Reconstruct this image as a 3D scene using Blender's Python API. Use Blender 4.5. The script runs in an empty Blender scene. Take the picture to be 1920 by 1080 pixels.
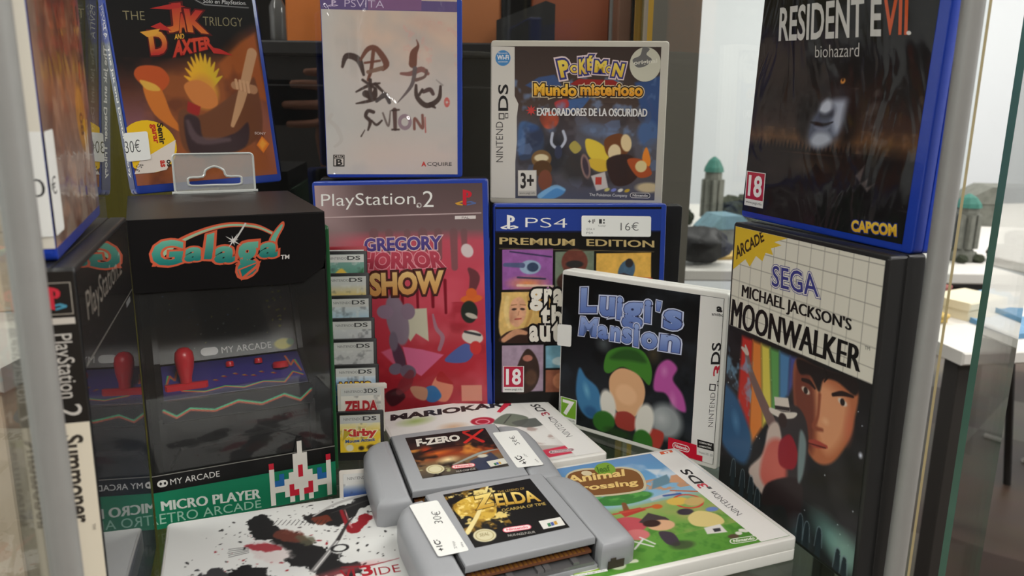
import bpy, bmesh, math, random
import numpy as np
from mathutils import Vector, Matrix
D = bpy.data
C = bpy.context.scene.collection
SC = bpy.context.scene
MM = 0.001
R_ = math.radians

# ------------------------------------------------------------------ camera
F_PX, PITCH, ROLL, CAM_Z = 1465.5, 13.165, 0.727, 1.0984
cam_d = D.cameras.new('camera'); cam = D.objects.new('camera', cam_d); C.objects.link(cam)
cam_d.sensor_width = 36.0
cam_d.lens = F_PX / 1920 * 36.0
cam_d.clip_start = 0.01
cam_d.dof.use_dof = True
cam_d.dof.focus_distance = 0.52
cam_d.dof.aperture_fstop = 13.0
cam.matrix_world = Matrix.Translation((0, 0, CAM_Z)) @ Matrix.Rotation(R_(90 - PITCH), 4, 'X') @ Matrix.Rotation(R_(ROLL), 4, 'Z')
SC.camera = cam
# ------------------------------------------------------------------ exposure, world, lights
SC.view_settings.view_transform = 'Standard'
SC.view_settings.look = 'None'
SC.view_settings.gamma = 1.0
SC.view_settings.exposure = 0.14
SC.view_settings.use_curve_mapping = False
SC.cycles.transparent_max_bounces = 32
SC.cycles.max_bounces = 10
W_ = D.worlds.new('world'); SC.world = W_; W_.use_nodes = True
W_.node_tree.nodes['Background'].inputs[0].default_value = (1.0, 0.97, 0.93, 1)
W_.node_tree.nodes['Background'].inputs[1].default_value = 0.3
LAMPS = [(-1.1, -1.3, 34), (1.1, -1.3, 34), (-1.1, 0.45, 16), (1.1, 0.45, 16), (-0.3, 2.3, 20), (2.2, 2.2, 42), (3.2, 0.4, 26)]
for i, (lx, ly, pw) in enumerate(LAMPS):
    ld = D.lights.new('ceiling_lamp_light', 'AREA'); ld.shape = 'RECTANGLE'; ld.size = 1.1; ld.size_y = 0.5
    ld.energy = pw; ld.color = (1.0, 0.972, 0.938)
    lo = D.objects.new('ceiling_lamp_light', ld); C.objects.link(lo); lo.location = (lx, ly, 2.66)

# ------------------------------------------------------------------ helpers
def lin(c):
    c = np.asarray(c, float) / 255.0
    return np.where(c <= 0.04045, c / 12.92, ((c + 0.055) / 1.055) ** 2.4)
_mats = {}
def mat(name, rgb, rough=0.5, metal=0.0, coat=0.0, coat_rough=0.08, vary=0.0, scale=40.0, bump=0.0, spec=0.5):
    if name in _mats: return _mats[name]
    m = D.materials.new(name); m.use_nodes = True; nt = m.node_tree; b = nt.nodes['Principled BSDF']
    l = lin(rgb); b.inputs['Base Color'].default_value = (*l, 1)
    b.inputs['Roughness'].default_value = rough; b.inputs['Metallic'].default_value = metal
    b.inputs['Coat Weight'].default_value = coat; b.inputs['Coat Roughness'].default_value = coat_rough
    b.inputs['Specular IOR Level'].default_value = spec
    tc = nt.nodes.new('ShaderNodeTexCoord')
    no = nt.nodes.new('ShaderNodeTexNoise'); no.inputs['Scale'].default_value = scale; no.inputs['Detail'].default_value = 4
    nt.links.new(tc.outputs['Object'], no.inputs['Vector'])
    mx = nt.nodes.new('ShaderNodeMix'); mx.data_type = 'RGBA'
    mx.inputs['A'].default_value = (*(l * (1 - vary)), 1); mx.inputs['B'].default_value = (*np.minimum(l * (1 + vary), 1), 1)
    nt.links.new(no.outputs['Fac'], mx.inputs['Factor']); nt.links.new(mx.outputs['Result'], b.inputs['Base Color'])
    if bump:
        bp = nt.nodes.new('ShaderNodeBump'); bp.inputs['Strength'].default_value = bump; bp.inputs['Distance'].default_value = 0.001
        nt.links.new(no.outputs['Fac'], bp.inputs['Height']); nt.links.new(bp.outputs['Normal'], b.inputs['Normal'])
    _mats[name] = m
    return m
def printed(name, rough=0.5, coat=0.0, coat_rough=0.08, wrinkle=0.0, wscale=30.0, metal=0.0, spec=0.35):
    if name in _mats: return _mats[name]
    m = D.materials.new(name); m.use_nodes = True; nt = m.node_tree; b = nt.nodes['Principled BSDF']
    at = nt.nodes.new('ShaderNodeAttribute'); at.attribute_name = 'Col'
    nt.links.new(at.outputs['Color'], b.inputs['Base Color'])
    b.inputs['Roughness'].default_value = rough; b.inputs['Specular IOR Level'].default_value = spec
    b.inputs['Coat Weight'].default_value = coat; b.inputs['Coat Roughness'].default_value = coat_rough
    b.inputs['Metallic'].default_value = metal
    if wrinkle:
        tc = nt.nodes.new('ShaderNodeTexCoord'); mp = nt.nodes.new('ShaderNodeMapping')
        mp.inputs['Scale'].default_value = (1.0, 1.0, 0.45); mp.inputs['Rotation'].default_value = (0, 0.5, 0)
        nt.links.new(tc.outputs['Object'], mp.inputs['Vector'])
        no = nt.nodes.new('ShaderNodeTexNoise'); no.inputs['Scale'].default_value = wscale; no.inputs['Detail'].default_value = 3
        no.inputs['Distortion'].default_value = 1.6
        nt.links.new(mp.outputs['Vector'], no.inputs['Vector'])
        bp = nt.nodes.new('ShaderNodeBump'); bp.inputs['Strength'].default_value = wrinkle; bp.inputs['Distance'].default_value = 0.011 if wrinkle >= 1 else 0.004
        nt.links.new(no.outputs['Fac'], bp.inputs['Height']); nt.links.new(bp.outputs['Normal'], b.inputs['Coat Normal'])
    _mats[name] = m
    return m
def glass(name, tint, f0=0.04, rough=0.0, haze=0.0):
    """thin clear sheet: transmits straight through, mirrors more towards grazing angles"""
    if name in _mats: return _mats[name]
    m = D.materials.new(name); m.use_nodes = True; nt = m.node_tree; nt.nodes.clear()
    out = nt.nodes.new('ShaderNodeOutputMaterial'); tr = nt.nodes.new('ShaderNodeBsdfTransparent'); gl = nt.nodes.new('ShaderNodeBsdfGlossy')
    tr.inputs[0].default_value = (*tint, 1); gl.inputs['Roughness'].default_value = rough
    lw = nt.nodes.new('ShaderNodeLayerWeight'); lw.inputs['Blend'].default_value = 0.5
    pw = nt.nodes.new('ShaderNodeMath'); pw.operation = 'POWER'; pw.inputs[1].default_value = 5.0
    ml = nt.nodes.new('ShaderNodeMath'); ml.operation = 'MULTIPLY_ADD'; ml.inputs[1].default_value = 1 - f0; ml.inputs[2].default_value = f0
    nt.links.new(lw.outputs['Facing'], pw.inputs[0]); nt.links.new(pw.outputs[0], ml.inputs[0])
    mx = nt.nodes.new('ShaderNodeMixShader'); nt.links.new(ml.outputs[0], mx.inputs[0])
    base = tr.outputs[0]
    if haze:
        df = nt.nodes.new('ShaderNodeBsdfDiffuse'); df.inputs[0].default_value = (0.8, 0.8, 0.78, 1)
        m2 = nt.nodes.new('ShaderNodeMixShader'); m2.inputs[0].default_value = haze
        nt.links.new(tr.outputs[0], m2.inputs[1]); nt.links.new(df.outputs[0], m2.inputs[2]); base = m2.outputs[0]
    nt.links.new(base, mx.inputs[1]); nt.links.new(gl.outputs[0], mx.inputs[2]); nt.links.new(mx.outputs[0], out.inputs[0])
    _mats[name] = m
    return m

def thing(name, label, cat, loc, rot=(0, 0, 0), group=None):
    """an Empty at the thing's base; loc in mm"""
    o = D.objects.new(name, None); C.objects.link(o); o.empty_display_size = 0.02
    o.location = [v * MM for v in loc]; o.rotation_mode = 'YXZ'; o.rotation_euler = [R_(a) for a in rot]
    o['label'] = label; o['category'] = cat
    if group: o['group'] = group
    return o
def tag(o, label=None, cat=None, group=None, kind=None):
    if label: o['label'] = label
    if cat: o['category'] = cat
    if group: o['group'] = group
    if kind: o['kind'] = kind
    return o

def offset_poly(pts, dd):
    """inset (dd>0) a counter-clockwise outline"""
    n = len(pts); out = []
    for i in range(n):
        p0, p1, p2 = pts[i - 1], pts[i], pts[(i + 1) % n]
        e1 = np.subtract(p1, p0); e2 = np.subtract(p2, p1)
        e1 = e1 / (np.hypot(*e1) + 1e-9); e2 = e2 / (np.hypot(*e2) + 1e-9)
        n1 = np.array([-e1[1], e1[0]]); n2 = np.array([-e2[1], e2[0]])
        b = n1 + n2; k = max(0.35, 1 + n1 @ n2)
        out.append(tuple(np.array(p1) + b / k * dd))
    return out
def rrect(x0, y0, x1, y1, r, n=5):
    r = min(r, (x1 - x0) / 2 - 1e-4, (y1 - y0) / 2 - 1e-4)
    pts = []
    for cx, cy, a in ((x1 - r, y0 + r, -90), (x1 - r, y1 - r, 0), (x0 + r, y1 - r, 90), (x0 + r, y0 + r, 180)):
        for k in range(n + 1):
            t = R_(a + 90 * k / n); pts.append((cx + r * math.cos(t), cy + r * math.sin(t)))
    return pts

class MB:
    """collects shapes (mm) into ONE mesh"""
    def __init__(s): s.v = []; s.f = []; s.m = []
    def add(s, verts, faces, mi=0):
        b = len(s.v); s.v += [tuple(p) for p in verts]
        for f in faces: s.f.append([b + i for i in f]); s.m.append(mi)
    def box(s, x0, y0, z0, x1, y1, z1, mi=0, ch=0.0):
        if ch:
            s.slab([(x0, z0), (x1, z0), (x1, z1), (x0, z1)], y0, y1, ch, ch, 1, mi); return s
        v = [(x, y, z) for z in (z0, z1) for y in (y0, y1) for x in (x0, x1)]
        s.add(v, [(0, 2, 3, 1), (4, 5, 7, 6), (0, 1, 5, 4), (2, 6, 7, 3), (0, 4, 6, 2), (1, 3, 7, 5)], mi); return s
    def slab(s, outline, y0, y1, rf=0.5, rb=0.5, steps=2, mi=0):
        """x-z outline (counter-clockwise) from y0 (front) to y1 (back) with rounded front/back edges"""
        prof = []
        for k in range(steps + 1):
            t = math.pi / 2 * k / steps
            prof.append((rf * (1 - math.sin(t)), y0 + rf * (1 - math.cos(t))))
        for k in range(steps + 1):
            t = math.pi / 2 * (1 - k / steps)
            prof.append((rb * (1 - math.sin(t)), y1 - rb * (1 - math.cos(t))))
        n = len(outline); vs = []; fs = []
        for ins, y in prof:
            vs += [(p[0], y, p[1]) for p in offset_poly(outline, ins)]
        for k in range(len(prof) - 1):
            for i in range(n):
                j = (i + 1) % n; fs.append((k * n + i, k * n + j, (k + 1) * n + j, (k + 1) * n + i))
        fs.append(tuple(range(n))[::-1][::-1]); fs.append(tuple((len(prof) - 1) * n + i for i in range(n))[::-1])
        s.add(vs, fs, mi); return s
    def prism(s, pts, h0, h1, axis='x', mi=0):
        """outline pts extruded along an axis: 'x' (pts = y,z), 'y' (pts = x,z), 'z' (pts = x,y)"""
        def P(p, h): return {'x': (h, p[0], p[1]), 'y': (p[0], h, p[1]), 'z': (p[0], p[1], h)}[axis]
        n = len(pts); vs = [P(p, h0) for p in pts] + [P(p, h1) for p in pts]
        fs = [tuple(range(n))[::-1], tuple(range(n, 2 * n))] + [(i, (i + 1) % n, n + (i + 1) % n, n + i) for i in range(n)]
        s.add(vs, fs, mi); return s
    def tube(s, pts, rad, n=10, mi=0):
        pts = [Vector(p) for p in pts]; rs = rad if isinstance(rad, (list, tuple)) else [rad] * len(pts)
        vs = []; fs = []; up = None
        for i, p in enumerate(pts):
            d = (pts[min(i + 1, len(pts) - 1)] - pts[max(i - 1, 0)]).normalized()
            if up is None: up = Vector((0, 0, 1)) if abs(d.z) < 0.9 else Vector((1, 0, 0))
            a = d.cross(up).normalized(); b = a.cross(d).normalized(); up = b
            vs += [tuple(p + (a * math.cos(2 * math.pi * k / n) + b * math.sin(2 * math.pi * k / n)) * rs[i]) for k in range(n)]
        for i in range(len(pts) - 1):
            for k in range(n): fs.append((i * n + k, i * n + (k + 1) % n, (i + 1) * n + (k + 1) % n, (i + 1) * n + k))
        fs.append(tuple(range(n))[::-1]); fs.append(tuple((len(pts) - 1) * n + k for k in range(n)))
        s.add(vs, fs, mi); return s
    def lathe(s, prof, cx, cy, n=20, mi=0, cz=0):
        """prof = (radius, z) from bottom to top"""
        vs = []; fs = []
        for r, z in prof: vs += [(cx + r * math.cos(2 * math.pi * k / n), cy + r * math.sin(2 * math.pi * k / n), cz + z) for k in range(n)]
        for i in range(len(prof) - 1):
            for k in range(n): fs.append((i * n + k, i * n + (k + 1) % n, (i + 1) * n + (k + 1) % n, (i + 1) * n + k))
        fs.append(tuple(range(n))[::-1]); fs.append(tuple((len(prof) - 1) * n + k for k in range(n)))
        s.add(vs, fs, mi); return s
    def blob(s, c, r, seed=0, rough=0.25, n=12, mi=0):
        rnd = random.Random(seed); ph = [rnd.uniform(0, 6.28) for _ in range(6)]
        vs = []; fs = []
        for i in range(n + 1):
            th = math.pi * i / n
            for k in range(n * 2):
                a = 2 * math.pi * k / (n * 2)
                q = 1 + rough * (math.sin(3 * a + ph[0] + 2 * th) * .5 + math.sin(5 * th + ph[1] - 2 * a) * .35 + math.sin(9 * a + ph[2]) * math.sin(7 * th + ph[3]) * .4) * math.sin(th)
                vs.append((c[0] + r[0] * q * math.sin(th) * math.cos(a), c[1] + r[1] * q * math.sin(th) * math.sin(a), c[2] + r[2] * q * math.cos(th)))
        m = n * 2
        for i in range(n):
            for k in range(m): fs.append((i * m + k, (i + 1) * m + k, (i + 1) * m + (k + 1) % m, i * m + (k + 1) % m))
        s.add(vs, fs, mi); return s
    def build(s, name, mats, parent=None, smooth=False, loc=None, rot=None):
        me = D.meshes.new(name); me.from_pydata([tuple(c * MM for c in p) for p in s.v], [], s.f)
        for m in (mats if isinstance(mats, (list, tuple)) else [mats]): me.materials.append(m)
        me.polygons.foreach_set('material_index', s.m)
        bm = bmesh.new(); bm.from_mesh(me); bmesh.ops.remove_doubles(bm, verts=bm.verts, dist=1e-7)
        bmesh.ops.recalc_face_normals(bm, faces=bm.faces); bm.to_mesh(me); bm.free()
        if smooth:
            me.polygons.foreach_set('use_smooth', [True] * len(me.polygons)); me.set_sharp_from_angle(angle=R_(38))
        o = D.objects.new(name, me); C.objects.link(o)
        if parent: o.parent = parent
        if loc: o.location = [v * MM for v in loc]
        if rot: o.rotation_mode = 'YXZ'; o.rotation_euler = [R_(a) for a in rot]
        return o

_tc = {}
def text_mesh(s, off):
    k = (s, round(off, 4))
    if k in _tc: return _tc[k]
    cu = D.curves.new('lettering', 'FONT'); cu.body = s; cu.size = 1.0; cu.offset = off; cu.resolution_u = 3
    ob = D.objects.new('lettering', cu)
    me = D.meshes.new_from_object(ob); me.calc_loop_triangles()
    v = np.empty(len(me.vertices) * 3); me.vertices.foreach_get('co', v); v = v.reshape(-1, 3)[:, :2]
    t = np.empty(len(me.loop_triangles) * 3, int); me.loop_triangles.foreach_get('vertices', t); t = t.reshape(-1, 3)
    D.objects.remove(ob); D.meshes.remove(me); D.curves.remove(cu)
    _tc[k] = (v, t)
    return v, t

class Art:
    """a printed sheet in face coordinates (mm from the face's bottom left): a fine grid of inked points plus sharp lettering, one mesh"""
    def __init__(s, x0, y0, x1, y1, bg, res=0.5, hole=None):
        s.b = (x0, y0, x1, y1); s.nx = max(2, int((x1 - x0) / res) + 1); s.ny = max(2, int((y1 - y0) / res) + 1)
        s.X, s.Y = np.meshgrid(np.linspace(x0, x1, s.nx), np.linspace(y0, y1, s.ny)); s.res = res
        s.c = np.empty((s.ny, s.nx, 3)); s.c[:] = np.array(bg, float); s.ov = []; s.lay = 0; s.rs = np.random.RandomState(7)
    def mix(s, a, col):
        s.c += np.clip(a, 0, 1)[..., None] * (np.asarray(col, float) - s.c); return s
    def vgrad(s, stops):
        ys = [q[0] for q in stops]
        for k in range(3): s.c[..., k] = np.interp(s.Y, ys, [q[1][k] for q in stops])
        return s
    def hshade(s, x0, x1, col, a0=0.0, a1=1.0, ymin=None, ymax=None):
        a = np.interp(s.X, [x0, x1], [a0, a1])
        if ymin is not None: a = a * (s.Y > ymin) * (s.Y < ymax)
        return s.mix(a, col)
    def ell(s, c, rx, ry, col, rot=0, soft=0.5, alpha=1.0):
        t = R_(rot); dx = s.X - c[0]; dy = s.Y - c[1]
        u = (dx * math.cos(t) + dy * math.sin(t)) / rx; v = (-dx * math.sin(t) + dy * math.cos(t)) / ry
        return s.mix(np.clip((1 - np.sqrt(u * u + v * v)) * min(rx, ry) / soft + 0.5 * (soft <= 0.6), 0, 1) * alpha, col)
    def ring(s, c, rx, ry, w, col, rot=0, alpha=1.0):
        t = R_(rot); dx = s.X - c[0]; dy = s.Y - c[1]
        u = (dx * math.cos(t) + dy * math.sin(t)) / rx; v = (-dx * math.sin(t) + dy * math.cos(t)) / ry
        dd = np.abs(np.sqrt(u * u + v * v) - 1) * min(rx, ry)
        return s.mix(np.clip((w / 2 - dd) / 0.4 + 0.5, 0, 1) * alpha, col)
    @staticmethod
    def curve(pts, closed=True, n=6):
        P = [np.array(p, float) for p in pts]; m = len(P); out = []
        for i in range(m if closed else m - 1):
            if closed: a, b, c, d = P[i - 1], P[i], P[(i + 1) % m], P[(i + 2) % m]
            else: a, b, c, d = P[max(i - 1, 0)], P[i], P[i + 1], P[min(i + 2, m - 1)]
            for k in range(n):
                t = k / n
                out.append(0.5 * (2 * b + (c - a) * t + (2 * a - 5 * b + 4 * c - d) * t * t + (3 * b - a - 3 * c + d) * t ** 3))
        if not closed: out.append(P[-1])
        return out
    def fill(s, pts, col, soft=0.5, alpha=1.0, smooth=False, rag=None):
        P = np.array(s.curve(pts) if smooth else pts, float)
        pad = soft + (rag[0] if rag else 0); lo = P.min(0) - pad; hi = P.max(0) + pad
        ix = (s.X[0] >= lo[0]) & (s.X[0] <= hi[0]); iy = (s.Y[:, 0] >= lo[1]) & (s.Y[:, 0] <= hi[1])
        if not ix.any() or not iy.any(): return s
        i0, i1 = np.where(ix)[0][[0, -1]]; j0, j1 = np.where(iy)[0][[0, -1]]
        X = s.X[j0:j1 + 1, i0:i1 + 1]; Y = s.Y[j0:j1 + 1, i0:i1 + 1]
        ins = np.zeros(X.shape, bool); dist = np.full(X.shape, 1e9)
        for k in range(len(P)):
            ax, ay = P[k - 1]; bx, by = P[k]
            cr = ((ay > Y) != (by > Y))
            if ay != by: ins ^= cr & (X < (bx - ax) * (Y - ay) / (by - ay) + ax)
            L = (bx - ax) ** 2 + (by - ay) ** 2 + 1e-12
            t = np.clip(((X - ax) * (bx - ax) + (Y - ay) * (by - ay)) / L, 0, 1)
            dist = np.minimum(dist, (X - ax - t * (bx - ax)) ** 2 + (Y - ay - t * (by - ay)) ** 2)
        sd = np.sqrt(dist) * np.where(ins, 1, -1)
        if rag: sd = sd + (s.noise_field(rag[1], rag[2], 4)[j0:j1 + 1, i0:i1 + 1] - .5) * 2.6 * rag[0]
        a = np.clip(sd / soft + 0.5, 0, 1) * alpha
        s.c[j0:j1 + 1, i0:i1 + 1] += a[..., None] * (np.asarray(col, float) - s.c[j0:j1 + 1, i0:i1 + 1])
        return s
    def stroke(s, pts, w, col, soft=0.5, alpha=1.0, smooth=True):
        ws = list(w) if isinstance(w, (list, tuple)) else [w] * len(pts)
        Q = [(p[0], p[1], q) for p, q in zip(pts, ws)]
        if smooth and len(Q) > 2: Q = s.curve(Q, False, 5)
        a = np.zeros(s.X.shape)
        for k in range(len(Q) - 1):
            ax, ay, aw = Q[k]; bx, by, bw = Q[k + 1]
            L = (bx - ax) ** 2 + (by - ay) ** 2 + 1e-12
            t = np.clip(((s.X - ax) * (bx - ax) + (s.Y - ay) * (by - ay)) / L, 0, 1)
            dd = np.sqrt((s.X - ax - t * (bx - ax)) ** 2 + (s.Y - ay - t * (by - ay)) ** 2)
            a = np.maximum(a, np.clip(((aw + t * (bw - aw)) / 2 - dd) / soft + 0.5, 0, 1))
        return s.mix(a * alpha, col)
    def noise_field(s, scale, seed=1, octaves=3):
        rs = np.random.RandomState(seed); out = np.zeros(s.X.shape); amp = 1.0; tot = 0
        for o in range(octaves):
            sc = scale / 2 ** o; gx = (s.X - s.b[0]) / sc; gy = (s.Y - s.b[1]) / sc
            g = rs.rand(int(gy.max()) + 3, int(gx.max()) + 3)
            i = gx.astype(int); j = gy.astype(int); u = gx - i; v = gy - j; u = u * u * (3 - 2 * u); v = v * v * (3 - 2 * v)
            out += amp * ((g[j, i] * (1 - u) + g[j, i + 1] * u) * (1 - v) + (g[j + 1, i] * (1 - u) + g[j + 1, i + 1] * u) * v); tot += amp; amp *= 0.55
        return out / tot
    def noise(s, col, scale, lo=0.5, hi=0.7, alpha=1.0, seed=1, box=None):
        a = np.clip((s.noise_field(scale, seed) - lo) / (hi - lo), 0, 1) * alpha
        if box: a = a * (s.X > box[0]) * (s.X < box[2]) * (s.Y > box[1]) * (s.Y < box[3])
        return s.mix(a, col)
    def mottle(s, amt, scale, seed=1):
        s.c *= (1 + amt * (s.noise_field(scale, seed) - 0.5) * 2)[..., None]; return s
    def dots(s, n, box, r0, r1, cols, seed=3):
        rs = random.Random(seed)
        for _ in range(n):
            s.ell((rs.uniform(box[0], box[2]), rs.uniform(box[1], box[3])), *(2 * [rs.uniform(r0, r1)]), rs.choice(cols), soft=0.4)
        return s
    def rect(s, x0, y0, x1, y1, col, alpha=1.0): return s.fill([(x0, y0), (x1, y0), (x1, y1), (x0, y1)], col, 0.4, alpha)
    # ---- sharp overlays
    def vpoly(s, pts, col, smooth=False):
        if smooth: pts = s.curve(pts)
        from mathutils.geometry import tessellate_polygon
        tris = tessellate_polygon([[Vector((p[0], p[1], 0)) for p in pts]])
        s.lay += 1; s.ov.append((np.array(pts, float), np.array(tris, int), np.array(col, float), s.lay)); return s
    def vrect(s, q, col):
        """q = bl, br, tl"""
        bl, br, tl = map(np.array, q[:3]); return s.vpoly([bl, br, br + tl - bl, tl], col)
    def text(s, body, q, col, bold=0.0, halo=None, col2=None, fat=0.0):
        """q = bl, br, tl (, tr): the lettering's bounding box"""
        v0, t0 = text_mesh(body, bold)
        lo = v0.min(0); hi = v0.max(0)
        bl, br, tl = [np.array(p, float) for p in q[:3]]; tr = np.array(q[3], float) if len(q) > 3 else br + tl - bl
        def put(v, t, c, c2=None):
            u = ((v - lo) / (hi - lo)); a = u[:, :1]; b = u[:, 1:]
            P = bl * (1 - a) * (1 - b) + br * a * (1 - b) + tl * (1 - a) * b + tr * a * b
            cc = np.array(c, float)
            if c2 is not None: cc = cc * (1 - b) + np.array(c2, float) * b
            s.lay += 1; s.ov.append((P, t, cc, s.lay))
        for hc, hw in (halo or []): put(*text_mesh(body, bold + hw), hc)
        put(v0, t0, col, col2)
        if fat:
            for k in (-1, 1): put(v0 + np.array([k * fat * (hi - lo)[0], 0]), t0, col, col2)
        return s
    def build(s, name, m, parent, W, y=-0.15, loc=None, rot=None, bend=None):
        v = np.stack([s.X.ravel() - W / 2, np.full(s.X.size, y), s.Y.ravel()], 1)
        i = np.arange(s.nx * s.ny).reshape(s.ny, s.nx)
        quads = np.stack([i[:-1, :-1].ravel(), i[:-1, 1:].ravel(), i[1:, 1:].ravel(), i[1:, :-1].ravel()], 1)
        cols = [lin(np.clip(s.c, 0, 255)).reshape(-1, 3)]; vs = [v]; tris = []; n = len(v)
        step = min(0.012, 0.4 / max(1, s.lay))
        for P, t, c, l in s.ov:
            P = P.copy(); P[:, 0] = np.clip(P[:, 0], s.b[0], s.b[2]); P[:, 1] = np.clip(P[:, 1], s.b[1], s.b[3])
            vs.append(np.stack([P[:, 0] - W / 2, np.full(len(P), y - 0.02 - step * l), P[:, 1]], 1))
            a, b, d = (P[t[:, k]] for k in range(3))
            cr = (b - a)[:, 0] * (d - a)[:, 1] - (b - a)[:, 1] * (d - a)[:, 0]
            t = np.where((cr < 0)[:, None], t[:, ::-1], t)[np.abs(cr) > 1e-6]
            tris.append(t + n); n += len(P)
            cols.append(np.broadcast_to(lin(np.clip(c, 0, 255)), (len(P), 3)))
        v = np.concatenate(vs); col = np.concatenate(cols)
        if bend: v = bend(v)
        tr = np.concatenate(tris) if tris else np.zeros((0, 3), int)
        me = D.meshes.new(name); me.vertices.add(len(v)); me.vertices.foreach_set('co', (v * MM).ravel())
        me.loops.add(quads.size + tr.size); me.loops.foreach_set('vertex_index', np.concatenate([quads.ravel(), tr.ravel()]).astype(np.int32))
        st = np.concatenate([np.arange(len(quads)) * 4, quads.size + np.arange(len(tr)) * 3]).astype(np.int32)
        me.polygons.add(len(st)); me.polygons.foreach_set('loop_start', st)
        me.update(calc_edges=True); me.validate()
        at = me.color_attributes.new('Col', 'FLOAT_COLOR', 'POINT')
        at.data.foreach_set('color', np.concatenate([col, np.ones((len(col), 1))], 1).astype(np.float32).ravel())
        me.materials.append(m)
        o = D.objects.new(name, me); C.objects.link(o); o.parent = parent
        if loc: o.location = [q * MM for q in loc]
        if rot: o.rotation_mode = 'YXZ'; o.rotation_euler = [R_(a) for a in rot]
        return o
def box3(x0, y0, x1, y1): return [(x0, y0), (x1, y0), (x0, y1)]
def lerp(q, u, v):
    bl, br, tl = map(np.array, q[:3]); return tuple(bl + (br - bl) * u + (tl - bl) * v)
def sub(q, u0, v0, u1, v1): return [lerp(q, u0, v0), lerp(q, u1, v0), lerp(q, u0, v1)]

def console_mark(A, q, cols, bg):
    """upright P over a lying S"""
    def T(ps): return [lerp(q, *p) for p in ps]
    A.vpoly(T([(0, .14), (.1, .03), (.36, -.01), (.36, .08), (.18, .14), (.36, .2), (.36, .3)]), cols[1])
    A.vpoly(T([(.56, .24), (.76, .28), (1, .18), (.98, .1), (.56, -.02), (.56, .07), (.82, .14), (.72, .19), (.56, .15)]), cols[2])
    A.vpoly(T([(.37, .05), (.54, 0), (.54, .52), (.66, .5), (.77, .6), (.8, .75), (.74, .88), (.6, .96), (.37, 1.02)]), cols[0])
    A.vpoly(T([(.54, .6), (.61, .62), (.62, .78), (.54, .84)]), bg)
def pill(A, q, body, fg, bg=None):
    bl, br, tl = map(np.array, q[:3]); h = np.linalg.norm(tl - bl); w = np.linalg.norm(br - bl); k = h / w / 2
    def cap(g):
        out = []
        for i in range(9): t = R_(-90 + 22.5 * i); out.append(lerp(q, 1 - k + k * math.cos(t) * (1 - g), .5 + (.5 - g * .5) * math.sin(t)))
        for i in range(9): t = R_(90 + 22.5 * i); out.append(lerp(q, k + k * math.cos(t) * (1 - g), .5 + (.5 - g * .5) * math.sin(t)))
        return out
    A.vpoly(cap(0), fg); A.vpoly(cap(.22), bg)
    A.text(body, sub(q, .13, .26, .88, .78), fg, .03)
def age(A, q, num, col, fg=(250, 245, 245), strip=(235, 235, 232)):
    A.vrect(q, strip); A.vrect(sub(q, .04, .2, .96, .98), col)
    A.text(num, sub(q, .14, .28, .86, .9), fg, .03); A.text('www.pegi.info', sub(q, .08, .05, .92, .15), (60, 60, 60))
def sticker(name, parent, W, outline, mats, y=-0.6, draw=None):
    """a stuck-on paper sticker; outline in face mm"""
    m = MB(); m.slab([(p[0] - W / 2, p[1]) for p in outline], y, y + .35, .08, .05, 1); o = m.build(name, mats, parent); return o
def price(parent, W, q, lines, y=-.62, name='price_sticker', extra=None):
    """white price sticker: q = bl, br, tl"""
    bl, br, tl = map(np.array, q[:3]); tr = br + tl - bl
    pts = []
    for c, a, b in ((bl, tl, br), (br, bl, tr), (tr, br, tl), (tl, tr, bl)):
        for t in (0, .5, 1):
            e1 = (a - c) / np.linalg.norm(a - c); e2 = (b - c) / np.linalg.norm(b - c)
            pts.append(tuple(c + e1 * 1.4 * (1 - t) ** 2 + e2 * 1.4 * t ** 2))
    xs = [p[0] for p in pts]; ys = [p[1] for p in pts]
    A = Art(min(xs), min(ys), max(xs), max(ys), (0, 0, 0), 5.0)
    A.vpoly(pts, (238, 238, 234))
    for body, r, col, b in lines: A.text(body, sub(q, *r) if len(r) == 4 else [lerp(q, *r[0:2]), lerp(q, *r[2:4]), lerp(q, *r[4:6])], col, b)
    if extra: extra(A, q)
    A.ov and None
    # drop the backing grid: only the sticker's own outline and lettering remain
    A.X = A.X[:2, :2] * 0 + pts[0][0]; A.Y = A.Y[:2, :2] * 0 + pts[0][1]; A.c = A.c[:2, :2]; A.nx = A.ny = 2
    o = A.build(name, P_MATTE, parent, W, y)
    o['label'] = 'white price sticker'
    return o

P_MATTE = printed('printed_paper', 0.55, spec=0.25)
P_GLOSS = printed('printed_sheet_under_clear_film', 0.45, 0.55, 0.10, spec=0.15)
P_SOFT = printed('printed_sheet_under_dull_film', 0.5, 0.25, 0.22, spec=0.15)
P_WRAP = printed('printed_sheet_in_crinkled_wrap', 0.45, 1.0, 0.06, 1.0, 24.0, spec=0.15)
P_MIRR = printed('printed_sheet_under_shiny_film', 0.5, 1.0, 0.02, spec=0.1)
P_WRAP2 = printed('printed_sheet_in_loose_wrap', 0.45, 0.8, 0.08, 0.6, 16.0, spec=0.15)
BLUE = mat('blue_case_plastic', (40, 66, 158), 0.28, coat=0.3, vary=0.06)
BLUE2 = mat('bright_blue_case_plastic', (24, 62, 176), 0.25, coat=0.4, vary=0.06)
BLACKP = mat('black_case_plastic', (24, 24, 25), 0.42, vary=0.1)
WHITEP = mat('white_case_plastic', (232, 230, 224), 0.38, vary=0.03)
DSGREY = mat('clear_grey_case_plastic', (200, 194, 180), 0.3, coat=0.3, vary=0.04)

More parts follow.
